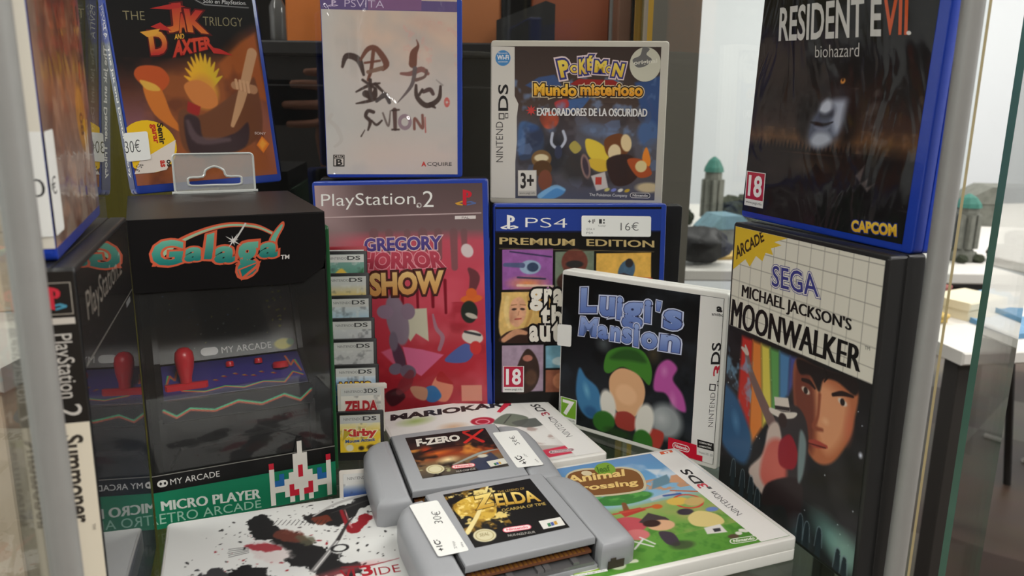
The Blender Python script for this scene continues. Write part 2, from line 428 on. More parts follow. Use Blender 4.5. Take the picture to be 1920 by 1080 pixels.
def case(name, label, pose, W, H, T, shell, group=None, notch=True):
    t = thing(name, label, 'game case', pose[0], pose[1], group)
    m = MB(); w = W / 2
    m.slab(rrect(-w, 0, w, H, 2.6), 0, T * .47, .9, .25, 3)
    m.slab(rrect(-w + .5, .5, w - .8, H - .5, 2.2), T * .46, T * .54, .1, .1, 1)
    m.slab(rrect(-w, 0, w, H, 2.6), T * .53, T, .25, .9, 3)
    if notch:
        for zc in (H * .28, H * .5, H * .72):
            m.box(w - 1.0, T * .25, zc - 7, w + .35, T * .75, zc + 7, 0, .3)
    m.box(-w - .25, 1.6, 3, -w + .5, T - 1.6, H - 3, 0, .2)
    m.build('case_shell', shell, t, True)
    return t

# ================================================================== the setting
FLOOR_Z = -850.0      # relative to the glass shelf the games stand on; everything below is in mm, shelf top = 850
def struct(m, name, mats, smooth=False):
    o = m.build(name, mats, None, smooth); o['kind'] = 'structure'; return o
def floor_mat():
    m = D.materials.new('stone_floor_tiles'); m.use_nodes = True; nt = m.node_tree; b = nt.nodes['Principled BSDF']
    tc = nt.nodes.new('ShaderNodeTexCoord'); mp = nt.nodes.new('ShaderNodeMapping'); mp.inputs['Rotation'].default_value = (0, 0, R_(33))
    nt.links.new(tc.outputs['Object'], mp.inputs['Vector'])
    ch = nt.nodes.new('ShaderNodeTexChecker'); ch.inputs['Scale'].default_value = 2.3
    ch.inputs['Color1'].default_value = (*lin((128, 120, 109)), 1); ch.inputs['Color2'].default_value = (*lin((98, 86, 75)), 1)
    nt.links.new(mp.outputs['Vector'], ch.inputs['Vector'])
    ch2 = nt.nodes.new('ShaderNodeTexChecker'); ch2.inputs['Scale'].default_value = 1.15
    ch2.inputs['Color1'].default_value = (1, 1, 1, 1); ch2.inputs['Color2'].default_value = (0.62, 0.5, 0.44, 1)
    nt.links.new(mp.outputs['Vector'], ch2.inputs['Vector'])
    mx = nt.nodes.new('ShaderNodeMix'); mx.data_type = 'RGBA'; mx.blend_type = 'MULTIPLY'; mx.inputs['Factor'].default_value = 1
    nt.links.new(ch.outputs['Color'], mx.inputs['A']); nt.links.new(ch2.outputs['Color'], mx.inputs['B'])
    no = nt.nodes.new('ShaderNodeTexNoise'); no.inputs['Scale'].default_value = 6; nt.links.new(mp.outputs['Vector'], no.inputs['Vector'])
    mx2 = nt.nodes.new('ShaderNodeMix'); mx2.data_type = 'RGBA'; mx2.blend_type = 'OVERLAY'; mx2.inputs['Factor'].default_value = .25
    nt.links.new(mx.outputs['Result'], mx2.inputs['A']); nt.links.new(no.outputs['Color'], mx2.inputs['B'])
    nt.links.new(mx2.outputs['Result'], b.inputs['Base Color']); b.inputs['Roughness'].default_value = .45
    return m
WALLM = mat('white_wall_paint', (228, 233, 236), .8, vary=.02, scale=3)
struct(MB().box(-2600, -3000, -60, 4600, 3900, 0), 'floor', floor_mat())
struct(MB().box(-2600, -3000, 2700, 4600, 3900, 2760), 'ceiling', mat('ceiling_paint', (225, 224, 220), .9, vary=.02))
struct(MB().box(-2600, 3800, 0, 4600, 3900, 2700), 'wall_back', WALLM)
struct(MB().box(-2700, -3000, 0, -2600, 3900, 2700), 'wall_left', WALLM)
struct(MB().box(4600, -3000, 0, 4700, 3900, 2700), 'wall_right', WALLM)
struct(MB().box(-2600, -3100, 0, 4600, -3000, 2700), 'wall_front', mat('shop_front_wall', (70, 66, 62), .8, vary=.3, scale=2))
lamp_em = D.materials.new('lamp_diffuser'); lamp_em.use_nodes = True
lamp_em.node_tree.nodes['Principled BSDF'].inputs['Emission Color'].default_value = (1, .96, .9, 1)
lamp_em.node_tree.nodes['Principled BSDF'].inputs['Emission Strength'].default_value = 3.0
for i, (lx, ly, pw) in enumerate(LAMPS):
    t = thing('ceiling_lamp', 'flat ceiling lamp panel lighting the shop', 'lamp', (lx * 1000, ly * 1000, 2672), group='ceiling lamps')
    MB().box(-580, -280, 0, 580, 280, 28, 0, 2).build('lamp_frame', mat('lamp_frame_paint', (230, 230, 228), .5), t)
    MB().box(-550, -250, -3, 550, 250, 0).build('diffuser', lamp_em, t)

# ------------------------------------------------------------------ the display cabinet
GL = glass('clear_cabinet_glass', (0.965, 0.98, 0.97), .035)
GLBACK = glass('cabinet_back_glass', (0.93, 0.94, 0.93), .075)
GLEDGE = mat('green_glass_edge', (84, 122, 106), .15, coat=.4, vary=.15)
GLEDGE2 = mat('amber_glass_edge', (178, 164, 122), .2, coat=.4, vary=.1)
GOLDE = mat('gold_edge_strip', (206, 162, 66), .3, .2, vary=.1)
ALU = mat('brushed_aluminium_post', (160, 160, 157), .45, .3, vary=.06, scale=90)
cab = thing('display_cabinet', 'tall glass display cabinet with grey metal posts holding the stacked games', 'display cabinet', (0, 480, 0))
FL, FR, BR, BL_ = (-158, 232), (221, 385), (116, 751), (-310, 630)
def wallpane(name, a, b, z0, z1, th, m, edge=None, parent=cab):
    # the two narrow upright ends show the glass's own edge colour
    a = np.array(a, float); b = np.array(b, float); n = np.array([-(b - a)[1], (b - a)[0]]); n = n / np.linalg.norm(n) * th / 2
    pts = [a - n, b - n, b + n, a + n]; q = MB(); off = np.array([0, 480]) if parent is cab else np.array([0, 0])
    vs = [(p[0] - off[0], p[1] - off[1], z) for z in (z0, z1) for p in pts]
    q.add(vs, [(0, 1, 5, 4), (2, 3, 7, 6), (0, 3, 2, 1), (4, 5, 6, 7)], 0); q.add(vs, [(1, 2, 6, 5), (3, 0, 4, 7)], 1)
    return q.build(name, [m, edge or GLEDGE], parent)
wallpane('side_panel', FL, BL_, 460, 1440, 4, GL, GL)
wallpane('side_panel', FR, BR, 460, 1440, 1.8, GL, GLEDGE2)
wallpane('back_panel', BL_, BR, 460, 1440, 4, GLBACK, GLEDGE2)
wallpane('open_door', (-150, 226), (-92, -90), 460, 1440, 4, GL, GL)
for (px, py) in ((-148, 233), (202.5, 366)):
    m = MB(); m.prism([(px + 5.0 * math.cos(R_(20 + k * 30)), py - 480 + 5.0 * math.sin(R_(20 + k * 30))) for k in range(12)], 0, 1460, 'z')
    m.build('corner_post', ALU, cab, True)
for (px, wd, mm_, nm) in ((112.6, 3.2, GOLDE, 'gold_edge'), (118.4, 2.6, mat('grey_back_post', (150, 140, 130), .5, vary=.05), 'corner_post'), (123.4, 2.4, GOLDE, 'gold_edge')):
    MB().box(px - wd, 752 - 480, 461, px + wd, 757 - 480, 1440).build(nm, mm_, cab)
m = MB(); m.prism([(-304, 626 - 480), (-152, 240 - 480), (217, 387 - 480), (112, 747 - 480)][::-1], 844, 850, 'z')
m.build('glass_shelf', [glass('green_shelf_glass', (.80, .90, .85), .05)], cab)
m = MB(); m.prism([(-304, 626 - 480), (-152, 240 - 480), (217, 387 - 480), (112, 747 - 480)][::-1], 455, 461, 'z')
m.build('lower_shelf', mat('lower_shelf_board', (128, 124, 112), .5, vary=.1), cab)
m = MB(); m.prism([(-314, 634 - 480), (-160, 226 - 480), (224, 380 - 480), (120, 758 - 480)][::-1], 0, 455, 'z')
m.build('base_cupboard', mat('cupboard_grey', (120, 118, 112), .5, vary=.05), cab)
m = MB(); m.prism([(-314, 634 - 480), (-160, 226 - 480), (224, 380 - 480), (120, 758 - 480)][::-1], 1440, 1460, 'z')
m.build('cabinet_top', ALU, cab)
# box lid lying on the lower shelf, glimpsed through the glass
t = thing('storage_box', 'grey brown box glimpsed through the shelf under the games', 'box', (60, 520, 461.2), (0, 0, 20))
MB().box(-95, -60, 0, 95, 60, 140, 0, 2).build('box_body', mat('grey_brown_card', (120, 112, 98), .7, vary=.12), t)
MB().box(-98, -63, 140.2, 98, 63, 160, 0, 2).build('box_lid', mat('pale_grey_card', (160, 156, 144), .7, vary=.1), t)

# the pane of the neighbouring cabinet, right of the post
nb = thing('glass_pane', 'upright clear glass pane with a green edge, right of the cabinet post', 'glass pane', (0, 0, 0))
q = wallpane('pane', (299, 481), (470, 700), 460, 1440, 4.2, glass('neighbour_glass', (.95, .97, .955), .05), GLEDGE, nb)
MB().prism([(290, 470), (308, 470), (484, 700), (460, 712)], 440, 459.8, 'z').build('sill', ALU, nb)
nbb = MB(); nbb.prism([(290, 470), (308, 470), (484, 700), (460, 712)], 0, 439.8, 'z'); nbb.build('plinth', mat('cupboard_grey', (120, 118, 112)), nb)

# ================================================================== behind the glass
DARK = mat('black_laminate', (10, 10, 11), .6, vary=.2, scale=5, spec=.15)
un = thing('shelving_unit', 'black shelving unit standing behind the cabinet with orange boxes on top', 'shelf', (-250, 1200, 0))
MB().box(-285, -200, 0, 385, 200, 1155, 0, 2).build('carcass', DARK, un)
MB().box(-287, -204, 1155.2, 388, 200, 1172, 0, 2).build('shelf_board', mat('dark_grey_board', (16, 16, 17), .5, vary=.2), un)
MB().box(-285, 180, 1172.2, 385, 200, 1900).build('back_board', DARK, un)
MB().box(-285, -200, 1172.2, -270, 178, 1900).build('end_panel', DARK, un)
for z0 in (60, 600):
    for x0 in (-275, 55):
        dr = MB().box(x0, -212, z0, x0 + 318, -200.5, z0 + 520, 0, 2).build('cupboard_door', DARK, un)
        MB().box(x0 + 290, -222, z0 + 230, x0 + 298, -212.3, z0 + 320, 0, 1).build('door_handle', ALU, dr)
struct(MB().box(160, 1000, 0, 226, 1420, 2700), 'trim_1', mat('grey_pillar_paint', (92, 88, 80), .7, vary=.08, scale=4))
def obox(label, x0, x1, y, h, col, dep=90, z=1172.4):
    t = thing('storage_box', label, 'box', ((x0 + x1) / 2, y, z), group=None); w = (x1 - x0) / 2
    c = mat('box_card_%d_%d_%d' % col, col, .55, vary=.15, scale=12)
    MB().box(-w, 0, 0, w, dep, h * .8, 0, 2).build('box_body', c, t)
    MB().box(-w - 2, -2, h * .8 + .2, w + 2, dep + 2, h, 0, 2).build('box_lid', c, t)
obox('tall bright orange box on the dark shelf, seen left of the cream case', -296, -252, 1060, 260, (214, 118, 40), 60)
obox('orange brown box on the dark shelf, just right of the cream case', -82, -20, 1075, 240, (168, 100, 52), 80)
obox('wide rust brown box on the dark shelf, above the grey case', 22, 128, 1120, 270, (140, 70, 34), 70)
obox('brown upright box beside the gold edged cabinet corner', 132, 150, 1060, 230, (120, 84, 64), 60)
t = thing('monitor', 'black slanted screen back standing before the orange boxes', 'screen', (14, 1050, 1172.4))
MB().prism([(-38, 2), (36, 2), (36, 50), (24, 54), (-38, 30)], -14, 14, 'y').build('screen_back', mat('matt_black', (22, 24, 25), .5, vary=.1), t)
MB().box(-20, -18, 0, 20, 18, 1.8).build('foot', mat('matt_black', (22, 24, 25)), t)
for i, (x, y, lab) in enumerate(((-292, 1010, 'small clear bottle on the dark shelf beside the orange box'), (-330, 1020, 'clear glass bottle on the dark shelf, further left of the orange box'))):
    t = thing('bottle', lab, 'bottle', (x, y, 1172.4))
    MB().lathe([(9, 0), (10, 2), (10, 40), (4, 52), (4, 60)], 0, 0, 16).build('bottle_body', mat('smoky_bottle', (92, 92, 92), .1, coat=.6), t, True)
    MB().lathe([(5, 60.1), (5, 68)], 0, 0, 14).build('cap', mat('bottle_cap', (160, 160, 156), .4), t, True)
t = thing('display_board', 'olive green board standing behind the left corner of the cabinet', 'board', (-352, 760, 0), (0, 0, 25))
MB().box(-70, 0, 12, 62, 8, 1500, 0, 1).build('board', mat('olive_board', (116, 108, 40), .6, vary=.15, scale=8), t)
MB().box(-80, -40, 0, 72, 60, 11.8, 0, 2).build('board_foot', mat('matt_black', (22, 24, 25)), t)

# gaming table with model scenery beyond the right side of the cabinet
TABLE = mat('pale_table_top', (214, 212, 206), .45, vary=.04)
tb = thing('scenery_table', 'long pale table carrying model ruins against the white wall', 'table', (1150, 2300, 0))
MB().box(-1000, -600, 722, 1250, 620, 748, 0, 3).build('table_top', TABLE, tb)
for (x, y) in ((-960, -560), (1200, -560), (-960, 580), (1200, 580)):
    MB().box(x - 22, y - 22, 0, x + 22, y + 22, 721.8, 0, 2).build('leg', mat('dark_table_leg', (44, 42, 40), .5), tb)
STONE = mat('grey_stone_paint', (112, 114, 106), .9, vary=.45, scale=60, bump=.4)
TEAL = mat('verdigris_roof_paint', (58, 116, 104), .8, vary=.4, scale=50)
MOSS = mat('dark_moss_flock', (52, 58, 44), 1, vary=.5, scale=70)
TOPZ = 748.3
def tower(label, x, y, h, w, group=None):
    t = thing('model_tower', label, 'model tower', (x, y, TOPZ), (0, 0, 20))
    m = MB(); m.lathe([(w * .75, 0), (w * .7, h * .12), (w * .5, h * .2), (w * .45, h * .62), (w * .62, h * .7), (w * .6, h * .8)], 0, 0, 8)
    for k in range(8):
        a = R_(k * 45 + 22); m.box(w * .6 * math.cos(a) - 6, w * .6 * math.sin(a) - 6, h * .2, w * .6 * math.cos(a) + 6, w * .6 * math.sin(a) + 6, h * .7)
    m.build('tower_wall', STONE, t)
    MB().lathe([(w * .72, h * .8 + .2), (w * .66, h * .86), (w * .4, h * .95), (w * .08, h)], 0, 0, 8).build('tower_roof', TEAL, t)
    m = MB()
    for k in range(5): a = 1.3 * k; m.blob((w * .9 * math.cos(a), w * .9 * math.sin(a), w * .22), (w * .32, w * .3, w * .26), k, .3, 6)
    m.build('rubble', MOSS, t)
tower('grey model tower with green roof, left one, in front of the white wall', 572, 2250, 215, 40)
tower('grey model tower with green roof seen through the right hand pane', 1078, 1850, 160, 42)
def house(label, x, y, w, d_, h, rz, roof):
    t = thing('model_house', label, 'model house', (x, y, TOPZ), (0, 0, rz))
    m = MB(); m.box(-w, -d_, 0, w, d_, h)
    for k in range(3): m.box(-w + w * .6 * k + 6, -d_ - 2, h * .3, -w + w * .6 * k + 20, -d_, h * .75)
    m.build('house_wall', STONE, t)
    MB().prism([(-w * 1.15, h + .2), (w * 1.15, h + .2), (w * .5, h * 1.75), (-w * .5, h * 1.75)], -d_ * 1.1, d_ * 1.1, 'y').build('house_roof', roof, t)
house('ruined model house with blue grey roof at the table edge', 552, 2035, 56, 40, 46, 15, mat('blue_grey_roof', (104, 136, 148), .8, vary=.35, scale=50))
house('low grey model ruin beyond the green roofed tower', 1560, 2480, 140, 70, 70, -10, STONE)
tr_pos = [(700, 2400, 66), (500, 2330, 44), (650, 2140, 48), (440, 2150, 40)]
tr_lab = ['dark green model bush right of the left model tower', 'dark model bush left of the left model tower', 'dark green model bush close to the black game case edge', 'small dark model bush nearest the grey pillar']
for i, (x, y, r) in enumerate(tr_pos):
    t = thing('model_bush', tr_lab[i], 'model bush', (x, y, TOPZ))
    m = MB()
    for k in range(6): a = k * 1.05; m.blob((r * .5 * math.cos(a), r * .5 * math.sin(a), r * (.62 + .25 * (k % 2))), (r * .5, r * .5, r * .5), k + i * 7, .35, 7)
    m.build('foliage', MOSS, t); MB().tube([(0, 0, 0), (0, 0, r * .6)], r * .12, 8).build('stem', STONE, t)
for i, (x, y, r, lab) in enumerate(((1190, 1850, 46, 'heap of dark model rubble left of the far ruin'), (1330, 1990, 60, 'heap of dark model rubble at the right edge of the photo'), (985, 1960, 45, 'heap of grey model rubble at the foot of the right tower'))):
    t = thing('rubble_heap', lab, 'model rubble', (x, y, TOPZ)); m = MB()
    for k in range(9): a = k * .7; m.blob((r * math.cos(a) * (.3 + .08 * k), r * math.sin(a) * (.3 + .08 * k), r * .42), (r * .36, r * .36, r * .4), k + i * 11, .4, 6)
    m.build('rubble', mat('dark_rubble', (58, 58, 54), .9, vary=.5, scale=60, bump=.4), t)
# nearer table with mats and boxes
t2 = thing('side_table', 'nearer white table with blue mats and a cream box', 'table', (1000, 1560, 0), (0, 0, 8))
MB().box(-330, -330, 702, 600, 60, 724, 0, 3).build('table_top', TABLE, t2)
for (x, y) in ((-300, -290), (560, -290), (-300, 30), (560, 30)):
    MB().box(x - 18, y - 18, 0, x + 18, y + 18, 701.8, 0, 2).build('leg', mat('dark_table_leg', (44, 42, 40), .5), t2)
T2 = 724.3
def flatbox(name, label, cat, x, y, z, w, d_, h, rz, rgb, lid=True):
    t = thing(name, label, cat, (x, y, z), (0, 0, rz)); c = mat(name + '_%d_%d_%d' % rgb, rgb, .6, vary=.1, scale=15)
    MB().box(-w, -d_, 0, w, d_, h * .55, 0, 2).build('box_base', c, t); MB().box(-w - 2, -d_ - 2, h * .55 + .2, w + 2, d_ + 2, h, 0, 2).build('box_lid', c, t)
def matobj(label, x, y, w, d_, rz, rgb, seed):
    m = MB(); n = 12; rs = random.Random(seed); vs = []; fs = []
    for j in range(n + 1):
        for i in range(n + 1):
            vs.append((-w + 2 * w * i / n, -d_ + 2 * d_ * j / n, 9 + 5 * math.sin(i * 1.3 + seed) * math.sin(j * 1.1) + rs.uniform(-1, 1)))
    for j in range(n):
        for i in range(n): a = j * (n + 1) + i; fs.append((a, a + 1, a + n + 2, a + n + 1))
    b = len(vs); vs += [(v[0], v[1], 0) for v in vs]
    fs += [tuple(b + q for q in f[::-1]) for f in fs]
    rim = [i for i in range(n + 1)] + [j * (n + 1) + n for j in range(1, n + 1)] + [n * (n + 1) + i for i in range(n - 1, -1, -1)] + [j * (n + 1) for j in range(n - 1, 0, -1)]
    fs += [(rim[k], rim[(k + 1) % len(rim)], b + rim[(k + 1) % len(rim)], b + rim[k]) for k in range(len(rim))]
    m.add(vs, fs); o = m.build('folded_cloth', mat('cloth_%d_%d_%d' % rgb, rgb, .6, vary=.25, scale=30), None, True, (x, y, T2), (0, 0, rz))
    tag(o, label, 'cloth')
matobj('crumpled blue cloth at the front of the side table, right edge', 960, 1345, 120, 52, 12, (92, 140, 176), 3)
matobj('light blue cloth on the side table behind the cream box', 945, 1545, 80, 44, 12, (120, 164, 196), 5)
flatbox('game_box', 'flat cream box lying open on the side table', 'box', 862, 1440, T2, 56, 42, 34, 28, (226, 216, 186))
flatbox('game_box', 'flat dull red box on the side table behind the cream box', 'box', 830, 1535, T2, 36, 34, 34, 30, (150, 84, 78))
flatbox('game_box', 'flat mustard box at the near left end of the side table', 'box', 744, 1390, T2, 38, 36, 16, 14, (200, 170, 92))
t = thing('stool', 'dark stool on the tiles under the side table', 'stool', (1400, 2280, 0))
MB().lathe([(130, 560), (140, 566), (140, 590), (130, 600)], 0, 0, 24).build('seat', mat('dark_seat', (48, 44, 40), .6, vary=.1), t, True)
for k in range(4):
    a = R_(45 + 90 * k); MB().tube([(150 * math.cos(a), 150 * math.sin(a), 0), (90 * math.cos(a), 90 * math.sin(a), 559)], 11, 8).build('leg', mat('dark_table_leg', (44, 42, 40), .5), t)
cb = MB().tube([(1650, 2330, 4), (1760, 2300, 4), (1850, 2330, 4), (1960, 2280, 4)], 9, 8).build('cable', mat('white_cable', (235, 232, 226), .5), None, True)
tag(cb, 'short white cable lying on the brown floor tiles', 'cable')

ct = thing('counter', 'pale counter at the far left, seen past the cabinet post', 'counter', (-930, 1150, 0))
MB().box(-360, -300, 0, 340, 420, 770, 0, 2).build('counter_body', mat('counter_beige', (206, 190, 166), .6, vary=.06), ct)
MB().box(-370, -310, 770.2, 350, 430, 800, 0, 3).build('counter_top', TABLE, ct)
flatbox('carton', 'cream carton standing on the pale counter at the far left', 'box', -800, 1150, 800.4, 110, 80, 210, 10, (228, 206, 182))
bg = MB(); bg.blob((0, 0, 44), (66, 46, 42), 5, .22, 14); bo = bg.build('black_bag', mat('black_bag_cloth', (26, 26, 28), .55, vary=.3, bump=.3), None, True, (430, 1765, 749.3)); tag(bo, 'crumpled black bag on the table edge, left of the black grid case', 'bag')
flatbox('board_game_tray', 'thin mustard tray on the table below the blue roofed ruin', 'tray', 520, 1850, 748.4, 60, 30, 10, 12, (190, 160, 84))

# ================================================================== upright game cases
WH = (240, 238, 234); BK = (14, 14, 15)
# ---- orange and black case, top left, tilted
t = case('game_case', 'tilted blue game case with orange art and round yellow sticker, on the black arcade box', ((-226.13,591.97,1035.00),(-7.722,-1.585,44.052)), 112, 142, 12, BLUE)
A = Art(1.2, 6, 108.8, 140.6, BK)
A.vgrad([(0, (150, 92, 84)), (25, (168, 100, 84)), (50, (128, 82, 88)), (70, (96, 56, 44)), (92, (24, 17, 16)), (134, (12, 11, 13))])
A.fill([(30.3,86.8),(50.2,91.6),(79.5,97.2),(96.6,111.6),(106.6,116.8),(108.6,4.5),(2.0,5.4)], (150, 82, 40), 14, .9)
A.fill([(74.3,91.3),(93.8,107.5),(107.3,115.2),(108.8,63.1),(96.1,67.4),(79.5,71.5)], (158, 84, 38), 3)
A.ell((95.4,49.0), 13, 26, (150, 104, 100), 0, 14, .8)
A.ell((22.9,41.8), 16, 16, (58, 44, 72), 20, 16, .7)
A.noise((80, 40, 30), 14, .5, .8, .5, 5, box=(0, 0, 102, 95))
# plain desert rocks, a yellow bush and a staff stand in for the printed figures
A.fill([(11.7,83.0),(16.6,88.9),(30.5,88.3),(35.8,79.4),(27.7,71.1),(16.6,75.6)], (190, 82, 36), .8, smooth=True)
A.fill([(16.6,75.6),(28.1,73.7),(33.3,54.8),(40.0,41.1),(21.3,55.1)], (206, 116, 44), .8, smooth=True)
A.fill([(15.0,79.3),(24.8,76.4),(27.8,71.9),(18.7,72.7)], (222, 170, 70), .8, smooth=True)
for k in range(11):
    a = R_(20 + 14 * k); c0 = (61.2,73.6)
    A.stroke([c0, (c0[0] + 15 * math.cos(a), c0[1] + 25 * math.sin(a))], [9, 1], (206 + 3 * k, 172, 42), .8)
A.ell((59.6,70.9), 13, 15, (214, 150, 56), 0, 5)
A.fill([(45.6,75.6),(56.9,79.4),(67.1,72.4),(68.7,61.4),(60.0,58.4),(49.6,64.0)], (206, 124, 62), 1, smooth=True)
A.fill([(46.5,64.1),(55.4,60.0),(52.4,51.5),(44.3,55.6)], (158, 40, 36), 1)
A.fill([(40.9,58.4),(56.0,54.2),(93.0,75.5),(101.6,79.5),(101.9,42.6),(83.1,27.1),(59.0,22.4),(39.7,27.6),(36.7,45.1)], (112, 68, 44), 1.5, smooth=True)
A.fill([(41.9,52.6),(52.4,51.5),(55.1,35.7),(78.6,39.5),(90.6,47.1),(85.5,29.0),(59.2,23.6),(42.7,26.2)], (62, 46, 48), 1.5, smooth=True)
A.stroke([(44.1,49.5),(49.8,36.0),(73.6,34.9)], [3, 6, 3], (104, 84, 88), 2, .7)
A.stroke([(102.2,99.8),(87.9,65.4),(77.9,45.5)], [8, 7, 3], (196, 150, 110), .8)
A.stroke([(84.4,75.5),(99.1,72.2)], [6, 7], (176, 128, 92), .8)
for k in range(4): A.stroke([lerp([(85.9,79.5),(101.0,76.3),(84.1,73.5)], .2 * k, 0), lerp([(86.6,73.5),(101.5,68.1),(84.1,73.5)], .2 * k, .2)], 2.2, (206, 160, 120), .5)
# title
A.text('THE', [(10.8,120.2),(25.5,120.6),(11.1,126.2)], (150, 140, 104), -.012)
A.text('TRILOGY', [(67.0,118.9),(97.9,119.6),(67.6,125.4)], (150, 140, 104), -.012)
red = (186, 44, 40); org = (214, 116, 48)
A.text('J', [(39.8,112.4),(51.6,114.4),(40.8,132.5)], org, .06, [((90, 16, 18), .05)], red)
A.text('A', [(48.2,112.8),(54.6,113.8),(48.9,126.3)], org, .05, [((90, 16, 18), .05)], red)
A.text('K', [(54.6,113.8),(70.4,112.9),(54.2,130.3)], org, .05, [((90, 16, 18), .05)], red)
A.vpoly([(29.8,128.8),(44.6,132.7),(56.0,132.0),(44.0,129.0)], red); A.vpoly([(28.5,116.3),(35.7,119.6),(43.1,114.0),(34.8,114.4)], red)
A.text('AND', [(44.0,108.1),(51.1,108.7),(44.6,111.9)], (226, 170, 60), .03)
A.text('D', [(25.5,96.4),(38.1,97.4),(25.8,113.3)], red, .05, [((90, 16, 18), .05)], (224, 166, 60))
A.text('AXTER', [(40.7,95.2),(72.1,102.9),(43.5,107.3),(71.0,111.4)], (196, 52, 40), .05, [((90, 16, 18), .05)], (206, 72, 44))
A.vpoly([(20.5,112.3),(34.9,115.2),(31.2,110.6),(25.0,108.9)], (224, 160, 60)); A.vpoly([(68.9,103.6),(76.9,102.3),(86.3,97.8),(71.5,99.0)], red)
A.text('Solo en PlayStation.', [(69.1,134.3),(103.0,134.9),(70.1,138.2)], (225, 225, 225), .0)
A.stroke([(63.9,137.0),(70.6,134.0),(105.0,133.9)], .5, (200, 200, 200), .4, smooth=False)
A.text('SONY', [(94.5,38.0),(103.8,37.1),(94.8,40.0)], (214, 190, 180), .02)
A.fill([(100.5,36.5),(105.8,30.0),(99.7,23.2),(94.9,29.7)], (226, 120, 40), .5); A.fill([(100.2,34.8),(103.6,30.5),(99.2,25.7),(96.8,30.0)], (240, 160, 60), 2)
A.text('juego completo', [(32.8,23.7),(56.7,23.0),(33.2,25.6)], (40, 30, 30), 0, None)
A.build('cover_sheet', P_GLOSS, t, 112)
S = Art(.6, 4, 11.4, 131, (122, 128, 142), .6); S.vgrad([(0, (60, 66, 120)), (60, (112, 118, 132)), (104, (118, 124, 138)), (106, (76, 88, 160)), (134, (76, 88, 160))])
S.text('The Jak and Daxter Trilogy', [(3.2, 103), (3.2, 12), (8.8, 103)], WH, .02)
S.text('PSVITA', [(3, 130), (3, 108), (9, 130)], WH, .0)
S.build('spine_sheet', P_GLOSS, t, 12, 0, (-56.4, 6, 0), (0, 0, -90))
# round yellow sticker and the price label over it
c = (13.5,32.9); ry = 18.5; rx = 19.5
A = Art(c[0] - rx, c[1] - ry, c[0] + rx, c[1] + ry, (238, 190, 24), 5)
ring = [(max(c[0] + rx * math.cos(R_(a)), .4), c[1] + ry * math.sin(R_(a))) for a in range(0, 360, 12)]
A.b = (0.4, A.b[1], A.b[2], A.b[3])
A.vpoly(ring, (238, 190, 24)); A.vpoly([p for p in ([(-0.6,11.3),(5.7,23.2),(33.4,36.8),(30.0,25.4),(23.1,15.9),(13.7,9.0)])], (226, 214, 204))
A.text('Semir', [(21.4,48.7),(21.1,33.6),(26.0,49.3)], (40, 30, 20), .04); A.text('garar', [(16.1,48.5),(16.1,34.6),(20.3,48.7)], (196, 44, 30), .04)
A.text('os', [(23.9,22.8),(23.8,17.8),(26.9,22.9)], (40, 30, 20), .04); A.text('as', [(19.3,22.7),(19.2,17.7),(22.7,22.8)], (196, 44, 30), .04)
A.text('95 €', [(4.0,21.8),(-0.4,16.9),(8.2,20.4)], (90, 84, 80), .0)
A.X = A.X[:2, :2] * 0 + ring[0][0]; A.Y = A.Y[:2, :2] * 0 + ring[0][1]; A.c = A.c[:2, :2]; A.nx = A.ny = 2
o = A.build('round_sticker', P_MATTE, t, 112, -.55); o['label'] = 'round yellow sticker'
price(t, 112, [(-3.3,23.1),(13.2,23.8),(-2.5,42.9)], [('30€', (.0, .3, .62, .74), (60, 60, 60), -.01)], -1.15)

# ---- cream brush painting case
t = case('game_case', 'blue game case with a cream cover of brush painted signs, in crinkled clear wrap', ((-92.27,616.55,1041.93),(-0.570,0.057,8.732)), 105, 135, 12, BLUE)
A = Art(.3, 2.6, 101, 133.6, (206, 192, 182))
A.vgrad([(0, (204, 190, 178)), (18, (206, 188, 178)), (40, (194, 186, 180)), (70, (200, 188, 182)), (105, (212, 184, 166)), (118, (206, 184, 168))])
A.hshade(0, 35, (196, 194, 190), .9, 0)
A.ell((69.8,105.7), 26, 9, (176, 168, 164), -20, 8, .7); A.ell((78.0,115.5), 22, 8, (196, 150, 138), -15, 9, .4)
A.noise((178, 174, 170), 22, .5, .8, .5, 3); A.noise((212, 160, 150), 5, .62, .75, .45, 8, box=(60, 85, 101, 118))
ink = (72, 58, 54); ink2 = (112, 72, 60)
def br(p, w, c=ink, a=.95): A.stroke(p, [q * .68 for q in w], c, .7, a)
# left painted sign
br([(14.4,83.1),(17.8,90.9),(26.4,88.4),(30.0,77.6)], [3, 6, 7, 3]); br([(28.0,88.4),(33.7,96.3),(40.1,96.5),(47.0,86.5),(44.5,81.8)], [3, 5, 6, 7, 4], ink2)
br([(37.7,95.2),(35.7,81.6),(33.1,73.7)], [4, 4, 3], ink2); br([(31.1,86.2),(42.3,88.0)], [2.5, 2.5], ink2); br([(33.3,79.6),(43.7,82.5)], [4, 5], (130, 100, 86))
br([(24.1,64.9),(33.8,69.8),(41.8,71.5)], [2, 3.5, 2]); br([(29.1,73.7),(38.5,67.5)], [3, 3]); br([(31.2,63.5),(36.8,62.0),(38.5,66.7)], [8, 8, 4]); br([(34.7,73.8),(34.3,60.0)], [4, 5])
br([(23.8,56.2),(32.7,58.0),(44.8,61.3)], [1.5, 3.5, 2]); br([(39.1,58.0),(45.7,62.9),(48.8,57.4)], [3, 6, 4], (84, 76, 76)); br([(38.6,70.7),(44.1,65.3)], [4, 3])
